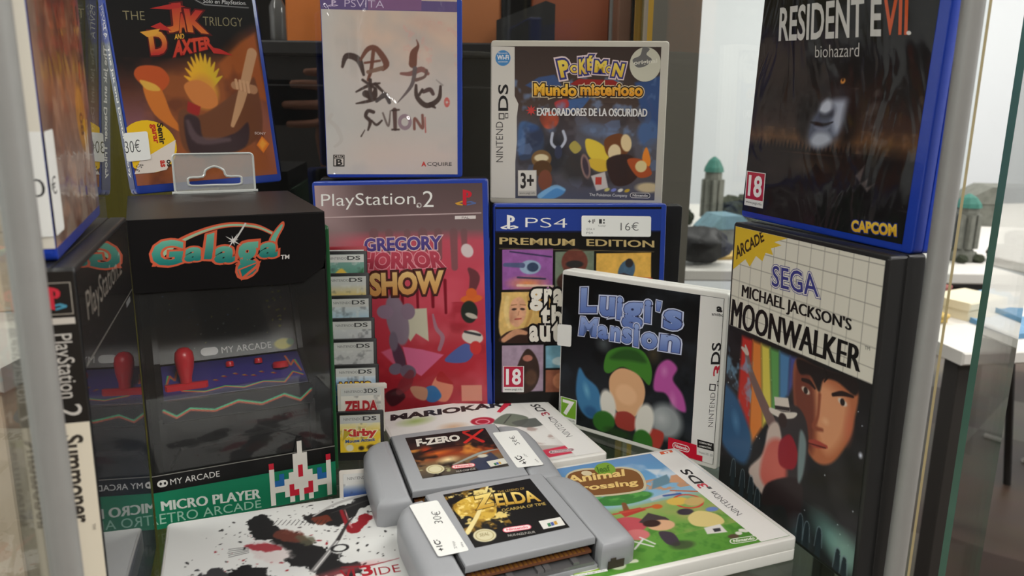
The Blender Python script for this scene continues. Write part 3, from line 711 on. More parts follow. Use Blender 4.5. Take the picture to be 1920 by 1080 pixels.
# right painted sign
br([(70.2,103.8),(71.3,99.5),(68.0,94.0),(67.1,86.2)], [1, 3, 8, 9], ink2); br([(58.1,78.9),(65.4,79.0),(73.5,82.4),(78.4,79.3)], [3, 5, 6, 4], (132, 92, 86))
br([(68.7,83.0),(66.0,70.4),(55.3,57.5)], [5, 4, 1], (104, 92, 92)); br([(69.4,74.4),(75.9,76.9),(77.6,81.6)], [4, 3, 3], (112, 88, 82))
br([(69.3,70.4),(70.0,61.7),(77.3,55.4),(86.4,60.3),(88.1,69.9)], [3, 5, 6, 5, 3]); br([(74.9,65.7),(79.9,67.4),(82.3,64.2)], [4, 5, 4], (84, 66, 64)); br([(74.1,67.3),(71.6,63.3)], [3, 3])
br([(80.6,56.2),(83.8,53.8)], [6, 2]); br([(89.7,70.8),(84.9,74.7)], [2, 1], (150, 140, 136))
# SUMION drawn with a brush
br([(36.5,50.0),(32.5,50.8),(30.7,46.8),(33.9,42.8),(32.1,36.4)], [4, 4, 4, 4, 2]); br([(35.1,43.6),(38.6,40.4),(42.8,43.7)], [2, 3, 2]); br([(43.7,49.3),(47.6,39.7),(49.4,51.0)], [2, 2.4, 1.4], (110, 96, 92))
br([(52.7,51.8),(52.8,37.3)], [5, 4], (92, 70, 66)); br([(50.7,51.4),(56.0,51.9)], [2, 2]); br([(50.4,36.9),(55.7,37.0)], [2, 2]); 
A.ring((60.3,42.7), 4, 4.6, 2.6, (150, 128, 136)); br([(67.6,37.5),(68.1,45.6),(73.8,38.3),(73.9,48.1)], [3, 3, 3.5, 3], (128, 84, 76)); br([(75.9,46.5),(76.2,35.1)], [1.2, 1.6], (176, 96, 90))
br([(29.6,36.3),(26.7,31.5)], [1, 1.6]); 
for k in range(4): A.ring((92.9,58.0), 1.1 + .9 * (k % 2), 1.2 + k * .7, .5, (196, 92, 86))
br([(5.2,47.7),(3.4,43.7),(8.8,37.8),(11.7,28.9),(6.7,23.7)], [4, 4, 5, 4, 3], (186, 178, 172), .6)
# header strip and marks
A.vrect([(-0.5,123.9),(101.1,124.7),(0.2,131.4)], (104, 88, 132)); A.vrect([(34.5,124.6),(74.1,125.0),(34.7,132.5)], (132, 96, 134))
A.text('PSVITA', [(17.4,126.0),(46.3,126.1),(17.6,131.2)], (206, 190, 216), -.01)
q = [(5.0,125.9),(12.8,126.2),(5.2,130.4)]; console_mark(A, q, [(206, 190, 216)] * 3, (104, 88, 132))
A.vrect([(4.9,8.6),(13.4,8.6),(5.2,17.6)], (60, 56, 54)); A.vrect([(5.7,9.4),(12.6,9.5),(5.9,14.7)], (206, 196, 188)); A.text('B', [(7.0,9.4),(11.8,9.5),(7.1,14.3)], (50, 46, 44), .03); A.text('CERO', [(6.0,15.1),(13.2,15.2),(6.0,17.2)], (220, 210, 200), .0)
A.text('A', [(72.5,8.8),(76.3,8.8),(72.6,12.5)], (206, 60, 54), .03); A.text('CQUIRE', [(77.1,8.8),(96.4,8.8),(77.2,12.1)], (70, 66, 66), .0)
A.vrect([(-2.6,1.7),(-0.2,1.7),(-2.5,14.3)], (34, 120, 66)); A.vrect([(-2.9,14.7),(-0.1,14.7),(-2.6,31.3)], (30, 30, 30)); A.vrect([(-1.9,19.6),(-0.7,19.6),(-1.9,28.8)], (220, 216, 210))
A.build('cover_sheet', P_WRAP, t, 105)

# ---- red case
t = case('game_case', 'tall blue game case with red cover and purple and gold lettering, behind the cartridge cascade', ((-81.61,591.01,851.72),(-2.744,-1.784,-1.333)), 135, 190, 14.5, BLUE)
A = Art(2, 3, 131, 187, (196, 64, 80))
A.vgrad([(0, (150, 40, 48)), (40, (188, 50, 62)), (110, (206, 74, 92)), (143, (196, 84, 100)), (152, (120, 96, 98)), (188, (96, 78, 78))])
A.noise((226, 104, 120), 26, .5, .8, .6, 3, box=(0, 0, 131, 140)); A.noise((150, 28, 40), 18, .58, .75, .55, 4, box=(0, 0, 131, 95))
A.hshade(2, 42, (206, 176, 176), .75, 0, 95, 190)  # milky reflection off the glossy sleeve, painted pale into the upper left
for k, (px, L, w) in enumerate(((58, 12, 5), (72, 20, 4), (84, 9, 6), (96, 16, 5), (108, 24, 5), (116, 12, 4), (46, 8, 6))): A.stroke([(px, 150), (px, 146 - L)], [w + 1, w], (120, 88, 90), .8, .8)
for k, (px, L, w) in enumerate(((66, 14, 3), (78, 24, 2.4), (90, 17, 3), (100, 22, 2.6), (57, 10, 2.6))): A.stroke([(px, 112), (px, 108 - L)], [w, w * .8], (120, 20, 34), .8, .9)
# plain stand-ins of the same colours: pale stone block, grey pebbles, pink cloth, small coloured shapes
A.fill([(64.6,89.3),(84.9,89.9),(85.6,63.1),(75.7,69.7),(71.1,63.2),(64.0,74.2)], (206, 200, 176), .8); A.ell((61.3,80.7), 9, 22, (142, 124, 140), 10, 1); A.ell((51.9,87.3), 7, 6, (150, 126, 146), 0, .8); A.ell((70.0,87.5), 6, 7, (140, 118, 136), 0, .8)
A.fill([(64.6,58.9),(79.4,56.6),(97.1,52.0),(78.5,34.6),(68.1,41.3)], (222, 110, 150), .8); A.fill([(47.3,54.7),(58.2,59.0),(59.6,41.4)], (226, 120, 158), 1.5, .7)
A.ell((61.3,51.1), 5, 14, (92, 60, 78), 14, 1); A.ell((58.2,40.6), 6, 5, (118, 106, 124), 20, .8); A.ell((68.0,38.2), 7, 6, (112, 98, 116), -20, .8); A.ell((57.5,63.4), 4, 9, (120, 106, 122), 0, 1)
A.stroke([(89.7,84.7),(91.9,73.8),(96.7,66.4),(93.8,56.4)], [1.5, 3, 3.4, 3], (170, 120, 136), .7)
A.ell((118.1,135.1), 5, 6, (222, 206, 206), 25, .8); A.stroke([(119.4,120.4),(123.4,114.0),(121.0,103.5)], [3, 8, 5], (112, 60, 66), 1)
A.ell((120.4,97.1), 9.5, 3.6, (226, 110, 50), 5, .7); A.ell((120.5,101.4), 4.6, 4.5, (222, 104, 50), 0, .7); A.ell((118.4,86.5), 7, 9.5, (44, 50, 44), 0, .8); A.ell((120.0,83.4), 5, 2, (200, 190, 176), -20, .6)
A.ell((120.4,66.2), 9, 6, (226, 216, 206), -10, .8); A.stroke([(114.6,70.6),(126.4,67.8)], 2, (60, 60, 64), .6); A.fill([(98.3,48.9),(114.3,61.0),(120.9,54.0),(115.2,46.1),(102.4,45.4)], (88, 104, 168), .8, smooth=True); A.ell((122.7,57.4), 5, 6, (212, 60, 60), 0, .8)
A.fill([(85.9,24.3),(91.4,34.5),(99.0,31.3),(103.9,25.0),(98.4,13.5),(88.6,15.4)], (226, 140, 112), .8, smooth=True); A.fill([(81.6,24.4),(88.9,26.1),(94.2,18.0),(88.5,12.7),(82.1,14.5)], (54, 112, 170), .8, smooth=True); A.fill([(69.6,25.8),(82.4,24.3),(81.2,14.5),(72.7,17.3)], (196, 140, 112), .8, smooth=True); A.fill([(90.4,31.4),(94.1,38.4),(99.9,33.1),(104.0,27.7),(97.6,28.6)], (176, 40, 44), .7, smooth=True)
A.fill([(48.7,19.3),(58.8,24.6),(64.9,16.9),(53.8,9.4)], (70, 26, 34), 1.2, smooth=True)
A.stroke([(70.1,36.9),(65.4,28.1),(60.0,21.4)], [6, 10, 5], (128, 48, 56), 1, .7)
# lettering
A.text('PlayStation', [(6.4,168.2),(79.2,168.7),(6.8,180.5)], WH, -.005); A.text('.', [(80.0,169.1),(81.7,169.1),(80.1,170.7)], WH, .02); A.text('2', [(85.0,169.4),(93.2,169.3),(85.4,181.6)], WH, -.005)
A.ring((82.1,170.7), 1.6, 1.6, .5, WH)
A.stroke([(6.5,162.4),(129.6,164.2)], .6, (224, 200, 200), .4)
A.vrect([(109.3,159.6),(125.4,159.8),(109.4,162.1)], (226, 216, 214)); A.text('PAL', [(114.7,160.0),(120.4,159.9),(114.7,161.6)], (90, 70, 70), 0)
console_mark(A, [(109.7,170.3),(126.0,170.0),(110.0,182.1)], [(206, 44, 60), (216, 160, 60), (92, 110, 160)], (110, 88, 90))
A.text('GREGORY', [(38.3,135.4),(98.7,136.2),(38.0,145.8),(99.0,147.4)], (74, 62, 128), .04, [((226, 190, 190), .05)], (96, 80, 146))
A.text('HORROR', [(33.3,121.2),(101.1,121.9),(36.6,134.6),(98.2,135.4)], (172, 60, 78), .05, [((232, 150, 162), .045)], (190, 74, 92))
A.text('SHOW', [(40.7,99.8),(98.7,101.7),(40.8,118.5),(99.4,120.3)], (214, 150, 84), .05, [((70, 40, 36), .09), ((96, 54, 44), .04)], (232, 196, 130))
A.rect(*lerp([(110.4,13.4),(125.9,14.1),(111.2,25.9)], 0, 0), *lerp([(110.4,13.4),(125.9,14.1),(111.2,25.9)], 1, 1), (226, 150, 130))
A.build('cover_sheet', P_GLOSS, t, 135)

# ---- grey handheld case on top
t = case('game_case', 'grey game case with dark blue cave cover and gold lettering, above the comic panel case', ((50.54,632.43,1020.65),(-2.082,-0.203,-3.264)), 138.7, 127.5, 14.5, DSGREY)
A = Art(.6, 4.4, 132.6, 123, (58, 48, 44))
A.vgrad([(0, (84, 88, 108)), (22, (88, 84, 88)), (50, (92, 92, 102)), (80, (80, 66, 60)), (122, (66, 54, 49))])
bl_ = (72, 98, 140)
A.fill([(27.4,93.4),(37.8,99.6),(50.4,101.7),(59.0,89.5),(38.0,88.5)], (66, 86, 128), 1); A.fill([(113.1,96.0),(135.6,102.2),(138.0,53.2),(125.0,61.3),(118.0,77.7)], (60, 84, 130), 2); A.fill([(23.5,64.4),(38.5,60.4),(43.1,43.7),(28.2,35.1),(22.6,39.2)], (78, 104, 146), 2, smooth=True)
A.ell((85.2,58.8), 18, 7, (96, 106, 128), -10, 3); A.ell((34.4,54.1), 9, 10, (64, 86, 128), 0, 2); A.ell((125.2,57.2), 10, 12, (80, 106, 150), 0, 3)
A.fill([(55.0,81.3),(80.1,85.6),(72.0,75.3),(59.5,71.0)], (70, 98, 146), 1); A.fill([(39.2,68.7),(46.7,73.8),(54.5,68.9),(51.3,60.6),(43.6,60.5)], (196, 88, 62), 1, smooth=True); A.fill([(50.8,80.4),(60.0,83.0),(61.9,77.2),(54.3,74.7)], (176, 66, 66), 1, smooth=True)
A.noise((118, 140, 178), 9, .58, .75, .7, 6, box=(18, 30, 130, 100)); A.noise((52, 46, 48), 16, .58, .72, .5, 9, box=(18, 5, 130, 80))
for k_, q_ in enumerate([(28.1,43.5),(34.8,26.7),(129.8,48.9),(133.5,32.2),(122.6,69.6),(72.3,67.0),(97.7,63.1),(30.6,18.1),(69.3,18.6),(60.3,35.5)]): A.fill([(q_[0] + r_ * math.cos(a_ + k_), q_[1] + r_ * .8 * math.sin(a_ + k_)) for a_, r_ in ((0, 6), (1.1, 7), (2.2, 5), (3.3, 7.4), (4.3, 5.4), (5.4, 6.4))], ((104, 122, 158), (82, 92, 120), (96, 100, 116))[k_ % 3], .8, .6)
A.ell((51.7,39.6), 12, 18, (54, 54, 58), 0, 5); A.ell((69.0,31.4), 16, 16, (62, 60, 60), 0, 8)
# lanterns, sacks, a small fire and a puddle, as plain shapes
A.ell((41.1,36.1), 8.5, 7.5, (126, 96, 62), 0, .8); A.ell((41.1,36.9), 6.5, 3.4, (222, 206, 166), 0, .8); A.ell((42.1,28.5), 8, 7, (92, 66, 44), 0, .8); A.ell((44.4,19.1), 6, 9, (128, 76, 58), 0, .8)
A.stroke([(49.6,56.4),(49.0,48.8),(53.3,44.7),(56.7,45.6),(60.0,51.5),(58.1,58.1)], 2.2, (186, 190, 204), .7); A.ell((54.6,41.7), 3.4, 6, (60, 64, 84), 0, .7)
A.fill([(63.1,46.1),(67.6,50.7),(72.9,44.9),(67.9,40.6)], (176, 160, 82), .7, smooth=True)
A.fill([(76.1,51.7),(82.0,51.7),(89.8,47.6),(95.1,40.1),(92.7,35.1),(82.5,35.8),(77.2,42.4)], (230, 200, 70), .8, smooth=True); A.fill([(79.9,36.6),(91.8,35.9),(97.2,29.2),(87.9,26.5),(80.1,30.7)], (222, 184, 64), .8, smooth=True)
A.fill([(91.3,51.8),(102.1,56.9),(109.9,52.0),(111.0,43.7),(102.9,36.0),(93.4,40.1)], (118, 72, 44), .8, smooth=True); A.ell((108.3,49.5), 4.6, 7.5, (232, 206, 158), 10, .8); A.ell((99.3,41.9), 5.5, 7, (232, 210, 166), 0, .8)
A.fill([(93.5,35.9),(111.2,40.3),(120.1,27.8),(112.1,17.1),(99.3,16.9)], (58, 44, 42), 1, smooth=True); A.fill([(109.6,36.1),(121.9,36.3),(129.6,25.4),(118.7,22.7)], (176, 84, 46), .8, smooth=True); A.fill([(121.4,37.1),(124.4,46.4),(128.2,36.4),(126.8,31.3)], (238, 140, 52), .8, smooth=True); A.ell((120.8,31.2), 5, 5, (226, 206, 150), 0, .8)
A.ell((76.7,30.6), 4, 11, (150, 120, 112), 12, .8); A.ell((76.7,30.6), 2.6, 9, (70, 60, 70), 12, .8); A.fill([(81.2,23.1),(92.2,26.6),(95.2,13.9),(85.8,11.2)], (206, 196, 190), .8); A.rect(*lerp([(84.8,16.3),(90.8,17.2),(83.8,21.4)], 0, 0), *lerp([(84.8,16.3),(90.8,17.2),(83.8,21.4)], 1, 1), (196, 70, 60))
A.ell((50.2,8.9), 12, 5, (88, 146, 202), 15, .8); A.stroke([(40.3,6.2),(52.3,14.1),(60.1,11.7)], [4, 3, 2], (140, 190, 226), .8, .8); A.ell((127.1,14.4), 12, 5, (206, 186, 146), 0, 2)
for k, c in enumerate(((206, 196, 120), (126, 136, 206), (230, 226, 214), (206, 170, 60))): A.ell(lerp([(94.4,11.3),(112.3,10.7),(94.3,14.7)], .3 * k, .3), 2.2, 1.3, c, 20, .6)
# white strip with the console name
strip = [(0.0,-1.8),(20.5,-1.5),(20.1,32.9),(21.2,49.8),(20.9,68.6),(22.1,78.9),(19.0,85.1),(18.6,122.5),(-0.7,124.8)]
A.vpoly([(max(p[0], .7), min(max(p[1], 4.5), 122.9)) for p in strip], (214, 208, 198))
q = [(10.2,33.2),(9.9,65.1),(4.6,33.1)]; A.text('NINTEND', q, (60, 56, 54), -.005)
for (a, b, c_, d_) in ((928, 228, 942, 213), (944, 222, 953, 211)):
    pass
A.vrect([(6.5,66.8),(11.1,66.8),(6.4,71.8)], (60, 56, 54)); A.vrect([(7.3,67.6),(10.3,67.6),(7.3,70.9)], (214, 208, 198)); A.vrect([(11.6,67.6),(14.1,67.7),(11.5,71.8)], (60, 56, 54)); A.vrect([(12.0,68.5),(13.7,68.5),(12.0,71.0)], (214, 208, 198))
A.text('DS', [(14.1,73.5),(13.9,94.1),(6.0,73.4)], (40, 38, 38), .02)
cw = (9.5,114.0)
A.vpoly([(cw[0] + 6 * math.cos(R_(a)), cw[1] + 6 * math.sin(R_(a))) for a in range(0, 360, 20)], (74, 136, 190)); A.text('Wi-Fi', [(4.8,112.7),(14.1,112.8),(4.8,116.4)], WH, .03)
A.text('Nintendo', [(5.6,117.2),(13.2,117.2),(5.6,118.4)], WH, .0); A.text('connection', [(5.7,110.7),(13.3,110.8),(5.7,111.9)], WH, 0)
# title lettering
A.vpoly([(62.3,94.4),(69.3,98.5),(96.4,97.9),(104.1,93.9),(84.1,91.3)], (150, 46, 42))
for ch, q in zip('POKÉMON', ([(55.5,99.3),(63.0,100.5),(52.2,112.2)], [(62.9,102.6),(69.6,103.0),(61.9,109.0)], [(69.6,101.8),(75.9,102.6),(68.9,113.5)], [(75.8,104.7),(81.2,104.7),(75.0,116.3)], [(81.2,103.5),(90.4,103.1),(81.8,112.8)], [(90.4,102.7),(95.4,102.8),(90.2,108.4)], [(94.7,100.7),(103.0,100.0),(96.8,110.8)])):
    A.text(ch, q, (220, 178, 60), .05, [((228, 206, 206), .17), ((60, 58, 118), .10)], (240, 216, 96))
A.text('Mundo', [(34.3,85.6),(68.0,85.1),(34.1,95.0)], (226, 158, 44), .04, [((226, 206, 170), .13), ((52, 34, 24), .08)], (244, 200, 80))
A.text('misterioso', [(70.9,85.9),(119.8,85.5),(70.6,94.9)], (222, 148, 44), .04, [((226, 206, 170), .13), ((52, 34, 24), .08)], (240, 190, 80))
A.text('EXPLORADORES DE LA OSCURIDAD', [(37.1,70.0),(123.8,70.0),(37.0,76.2)], (232, 230, 228), .01, [((54, 40, 42), .04)], fat=.002)
cs = (32.3,74.1)
for k in range(8): a = R_(45 * k); A.vpoly([(cs[0] + 1.2 * math.sin(a), cs[1] - 1.2 * math.cos(a)), (cs[0] + 4.4 * math.cos(a), cs[1] + 4.4 * math.sin(a)), (cs[0] - 1.2 * math.sin(a), cs[1] + 1.2 * math.cos(a))], (196, 70, 66))
# round seal
c0 = (120.8,109.8)
A.vpoly([(min(c0[0] + 12.2 * math.cos(R_(a)), 132.5), min(c0[1] + 13 * math.sin(R_(a)), 122.9)) for a in range(0, 360, 12)], (206, 202, 182))
A.vpoly([(110.8,113.3),(116.4,116.6),(118.6,123.0),(123.6,121.4),(121.3,117.4),(125.6,113.4),(120.9,108.6),(114.3,107.7)], (112, 110, 108), True); A.text('original', [(111.8,108.5),(129.9,110.2),(111.6,112.5)], (226, 222, 206), .02)
age(A, [(22.6,6.3),(37.7,6.6),(22.3,26.9)], '3+', (222, 216, 204), (54, 50, 48), (196, 190, 180))
A.text('The Pokémon Company', [(80.4,6.4),(110.8,6.0),(80.3,9.4)], WH, .0)
pill(A, [(113.0,6.0),(129.2,5.9),(112.8,10.3)], 'Nintendo', (216, 212, 206), (60, 60, 72))
A.build('cover_sheet', P_WRAP2, t, 138.7)

# ---- comic panel case
t = case('game_case', 'blue game case with comic style panels, gold heading and price sticker, behind the white case', ((54.90,598.00,850.00),(-4.089,0.084,7.118)), 137.7, 174.6, 14, BLUE)
A = Art(.8, 3, 133.4, 172, (22, 20, 19))
def panel(q, bg, fn=None):
    bl, br_, tl = map(np.array, q[:3]); A.fill([bl, br_, br_ + tl - bl, tl], bg, .4)
p = [(6.7,107.3),(46.7,107.6),(6.6,138.9)]; panel(p, (150, 92, 160))
A.ell(lerp(p, .5, .15), 20, 7, (236, 150, 90), 0, 7); A.ell(lerp(p, .55, .55), 9, 6, (150, 172, 196), 0, .8); A.ell(lerp(p, .6, .55), 5, 4, (56, 70, 96), 0, .7); A.stroke([lerp(p, .05, .62), lerp(p, .4, .6)], [3, 4], (84, 92, 128), .6); A.stroke([lerp(p, .15, .95), lerp(p, .97, .8)], 1.2, (60, 52, 84), .5); A.stroke([lerp(p, .3, .3), lerp(p, .85, .25)], 1.4, (60, 60, 84), .5); A.stroke([lerp(p, .3, .1), lerp(p, 1, .06)], 2, (240, 220, 190), .5, .7)
p = [(48.8,106.7),(79.9,107.1),(48.4,136.9)]; panel(p, (112, 124, 106)); A.ell(lerp(p, .5, .72), 11, 11, (110, 60, 50), 0, 1); A.ell(lerp(p, .5, .2), 15, 10, (74, 50, 42), 0, 1); A.ell(lerp(p, .5, .66), 8, 3.4, (44, 40, 40), 0, .8)
p = [(82.1,106.2),(126.8,106.5),(81.4,135.3)]; panel(p, (226, 176, 82)); A.ell(lerp(p, .55, .5), 7, 10, (70, 96, 120), -20, .8); A.ell(lerp(p, .6, .72), 3.6, 4, (46, 42, 44), 0, .7); A.fill([lerp(p, .2, .38), lerp(p, .5, .45), lerp(p, .95, .2), lerp(p, .95, 0), lerp(p, .4, 0)], (60, 44, 44), .7); A.stroke([lerp(p, .6, .3), lerp(p, 1, .25)], 3, (176, 64, 50), .6)
p = [(6.0,64.8),(45.1,64.8),(5.9,105.2)]; panel(p, (214, 176, 106))
# a plain printed portrait: fair hair, face, dark top
A.fill([lerp(p, .0, .1), lerp(p, .0, .85), lerp(p, .25, 1), lerp(p, .55, .92), lerp(p, .66, .55), lerp(p, .6, .1)], (222, 184, 112), 1, smooth=True)
A.fill([lerp(p, .16, .45), lerp(p, .2, .8), lerp(p, .38, .9), lerp(p, .5, .75), lerp(p, .48, .48), lerp(p, .32, .3)], (222, 166, 132), 1, smooth=True)
A.ell(lerp(p, .26, .66), 2, .9, (60, 44, 40), 6, .5); A.ell(lerp(p, .43, .66), 2, .9, (60, 44, 40), -6, .5); A.stroke([lerp(p, .2, .74), lerp(p, .31, .75)], .6, (140, 98, 60), .4); A.stroke([lerp(p, .38, .75), lerp(p, .49, .74)], .6, (140, 98, 60), .4); A.ell(lerp(p, .2, .5), 3, 7, (186, 124, 96), 0, 3, .7); A.stroke([lerp(p, .12, .9), lerp(p, .1, .6), lerp(p, .16, .3)], [3, 4, 2], (236, 206, 140), 1.2, .8); A.stroke([lerp(p, .55, .9), lerp(p, .6, .6), lerp(p, .5, .3)], [3, 3, 2], (190, 144, 80), 1.2, .8); A.stroke([lerp(p, .28, .46), lerp(p, .4, .47)], 1.1, (176, 70, 66), .5); A.stroke([lerp(p, .36, .62), lerp(p, .34, .54)], .7, (186, 126, 96), .5)
A.fill([lerp(p, 0, 0), lerp(p, .1, .2), lerp(p, .45, .28), lerp(p, .8, .36), lerp(p, 1, .2), lerp(p, 1, 0)], (60, 40, 34), .8, smooth=True); A.stroke([lerp(p, .05, .05), lerp(p, .3, .2), lerp(p, .5, .18)], [4, 5, 3], (206, 150, 116), .8)
A.ell(lerp(p, .85, .75), 6, 12, (196, 140, 60), 0, 2, .8)
p = [(6.6,24.0),(40.0,23.9),(6.5,62.2)]; panel(p, (172, 150, 170)); A.fill([lerp(p, .3, .0), lerp(p, .35, .5), lerp(p, .6, .92), lerp(p, .85, .7), lerp(p, .9, .3), lerp(p, .7, 0)], (62, 46, 40), .9, smooth=True); A.ell(lerp(p, .62, .72), 4.5, 3, (186, 120, 104), 0, .7); A.ell(lerp(p, .7, .3), 6, 8, (92, 66, 52), 0, 2)
p = [(41.9,42.9),(80.0,42.8),(41.7,61.4)]; panel(p, (120, 170, 190)); A.ell(lerp(p, .3, .3), 7, 4, (196, 216, 220), 0, 1)
p = [(42.1,22.9),(80.4,22.6),(41.9,41.2)]; panel(p, (150, 92, 70)); A.ell(lerp(p, .3, .5), 6, 7, (196, 130, 96), 0, 1)
p = [(84.0,21.6),(129.7,21.1),(82.1,104.1)]; panel(p, (120, 110, 100))
A.mottle(.1, 4, 3)
A.vrect([(1.2,153.1),(135.3,152.8),(1.1,170.4)], (40, 64, 146)); A.vrect([(1.2,152.3),(135.3,152.0),(1.2,153.5)], (24, 30, 66))
console_mark(A, [(4.9,154.8),(19.1,154.7),(4.9,165.9)], [WH] * 3, (40, 64, 146))
A.text('PS4', [(24.5,156.3),(57.5,155.7),(24.5,163.8)], WH, -.015)
A.text('PREMIUM', [(4.5,143.1),(63.7,141.4),(4.5,148.5)], (196, 172, 118), .008, fat=.004); A.text('EDITION', [(73.6,141.3),(128.3,139.6),(73.4,146.8)], (196, 172, 118), .008, fat=.004)
A.stroke([(4.1,139.8),(128.4,136.2)], .5, (110, 96, 70), .4)
for body, q in (('grand', [(28.5,87.7),(78.2,85.9),(28.3,108.3)]), ('theft', [(35.1,74.6),(78.5,72.8),(34.9,86.7)]), ('auto', [(27.8,64.8),(76.9,62.8),(27.7,80.8)])):
    pass
for body, q in (('g', [(28.5,89.9),(39.2,89.7),(28.3,107.9)]), ('r', [(40.0,93.1),(46.9,93.0),(39.8,107.7)]), ('a', [(47.3,93.0),(55.5,92.9),(47.1,107.6)]), ('t', [(37.6,77.2),(45.4,77.0),(37.4,94.5)]), ('h', [(46.2,77.0),(54.9,76.8),(46.0,94.3)]), ('a', [(28.3,64.8),(36.0,64.6),(28.2,78.2)]), ('u', [(36.9,64.6),(45.5,64.4),(36.7,78.1)]), ('t', [(46.4,64.3),(54.2,64.2),(46.2,81.3)])):
    A.text(body, q, (238, 232, 220), .045, [((24, 20, 20), .075)])
age(A, [(7.4,24.0),(24.3,23.5),(7.4,45.6)], '18', (190, 40, 70))
A.build('cover_sheet', P_SOFT, t, 137.7)
price(t, 137.7, [(69.1,149.0),(125.3,148.2),(68.8,165.3)], [('16€', (.56, .3, .82, .7), (70, 70, 70), -.01), ('+1', (.09, .62, .17, .82), (40, 40, 40), .02), ('Coqr', (.24, .46, .35, .56), (110, 110, 110), 0), ('GTA V', (.07, .3, .19, .4), (120, 120, 120), 0), ('PS4', (.07, .12, .16, .22), (120, 120, 120), 0)],
      extra=lambda A, q: [A.vrect(sub(q, *r), (60, 60, 60)) for r in ((.25, .62, .29, .84), (.31, .62, .33, .7), (.31, .76, .33, .84), (.18, .7, .19, .84))])

# ---- plain cases the upper row stands on, behind
case('game_case', 'plain black game case, only its right edge shows behind the blue comic panel case', ((70.5, 637, 850), (-.6, 0, 0)), 137, 170.2, 14, BLACKP)
case('game_case', 'plain black game case standing behind the tall red one', ((-86, 629, 850), (-.5, 0, 8)), 135, 190.5, 14, BLACKP)
t = case('game_case', 'narrow green game case seen edge on between the black box and the cartridges', ((-144, 553, 850), (0, 0, 115.5)), 118, 171, 3, mat('green_case_plastic', (28, 92, 50), .35, coat=.3), notch=False)

# ---- white 3DS style case, green and black art
t = case('game_case', 'white game case with black cover and light blue bubbly lettering, standing upright at centre right', ((90.97,542.58,852.04),(-1.709,-1.156,-39.179)), 136, 125, 14, WHITEP)
A = Art(1.2, 3.4, 133, 121.4, (20, 19, 21))
A.vgrad([(0, (30, 34, 36)), (40, (26, 30, 36)), (80, (20, 19, 22)), (122, (17, 16, 17))])
A.noise((48, 56, 66), 20, .5, .8, .6, 2); A.noise((12, 12, 14), 12, .5, .7, .6, 3)
# plain coloured clouds and rounded shapes standing in for the printed figures
A.ell((40.0,73.0), 9, 9, (96, 104, 106), 0, 8, .7); A.ell((82.1,72.8), 8, 10, (92, 80, 52), 0, 8, .7)
A.fill([(18.6,49.8),(25.8,43.6),(36.8,36.6),(40.5,20.4),(32.1,11.8),(21.9,15.9),(16.4,29.8)], (62, 122, 168), 2, smooth=True); A.ell((26.2,33.4), 4, 9, (116, 176, 206), 20, 4, .9); A.ell((30.8,17.2), 8, 6, (46, 94, 140), 0, 3)
A.fill([(85.7,63.6),(93.7,71.5),(101.6,66.8),(98.8,57.6),(106.9,48.4),(110.1,36.5),(101.7,37.6),(93.6,46.1),(84.0,47.2)], (186, 84, 160), 2, smooth=True); A.ell((99.8,42.0), 4, 9, (214, 130, 190), 10, 4, .8); A.ell((91.7,62.4), 4, 6, (214, 140, 196), 0, 4, .7)
A.ell((94.8,25.5), 16, 16, (150, 156, 158), 0, 6); A.ell((91.3,26.6), 9, 9, (196, 200, 200), 0, 8, .7); A.fill([(81.4,15.9),(93.6,16.3),(91.7,4.3),(84.7,4.0)], (176, 62, 52), 1.5, smooth=True)
A.fill([(40.9,54.4),(44.0,67.5),(57.6,74.2),(73.3,73.9),(81.4,62.7),(80.4,49.6),(72.2,54.3),(57.5,58.6),(45.7,51.2)], (68, 128, 44), 1, smooth=True); A.fill([(46.1,62.9),(55.5,71.7),(68.9,73.1),(76.9,65.8),(62.7,64.6)], (44, 84, 34), 3, smooth=True)
A.fill([(46.8,48.9),(56.6,57.6),(71.3,54.9),(77.2,43.6),(73.6,28.4),(65.0,19.6),(53.6,23.6),(47.5,34.8)], (224, 172, 128), 1, smooth=True); A.ell((61.3,37.9), 10.5, 9, (236, 186, 142), -10, 2.5)
A.fill([(51.9,20.6),(62.9,25.0),(71.3,20.4),(68.2,11.2),(55.2,11.2)], (160, 60, 52), 1, smooth=True)
A.ell((46.0,26.0), 8, 14, (226, 222, 212), 12, 2); A.ell((77.6,21.1), 8.5, 16, (226, 222, 212), -10, 2); A.ell((42.8,12.3), 11, 9, (52, 108, 40), 20, 1.5); A.ell((77.1,5.2), 9, 10, (54, 112, 42), 0, 1.5)
A.ell((56.3,6.4), 16, 5, (36, 60, 30), 0, 3)
lt = (196, 206, 236); db = (96, 120, 186)
for ch, q in zip("Luigi's", ([(17.9,93.8),(32.3,96.0),(18.1,112.9)], [(35.3,94.0),(48.3,95.3),(35.6,108.8)], [(50.2,94.0),(54.8,93.9),(50.3,110.9)], [(55.1,87.9),(72.0,89.6),(55.0,107.6)], [(73.5,95.4),(78.7,95.5),(73.4,111.9)], [(82.4,105.5),(85.8,105.2),(82.9,112.5)], [(89.1,93.3),(103.1,94.2),(89.1,107.3)])):
    A.text(ch, q, db, .045, [((206, 212, 236), .055), ((60, 68, 116), .022)], (142, 164, 218))
for ch, q in zip('Mansion', ([(17.6,76.0),(33.2,77.1),(19.0,90.6)], [(34.6,76.6),(43.6,76.9),(34.6,86.9)], [(45.5,76.9),(53.8,77.2),(45.9,87.6)], [(55.7,77.1),(63.8,77.4),(56.0,88.5)], [(65.6,76.5),(69.7,76.4),(65.6,93.3)], [(71.9,76.1),(84.9,76.9),(72.1,88.1)], [(87.0,77.3),(102.5,77.9),(87.6,89.2)])):
    A.text(ch, q, db, .045, [((206, 212, 236), .055), ((60, 68, 116), .022)], (156, 176, 224))
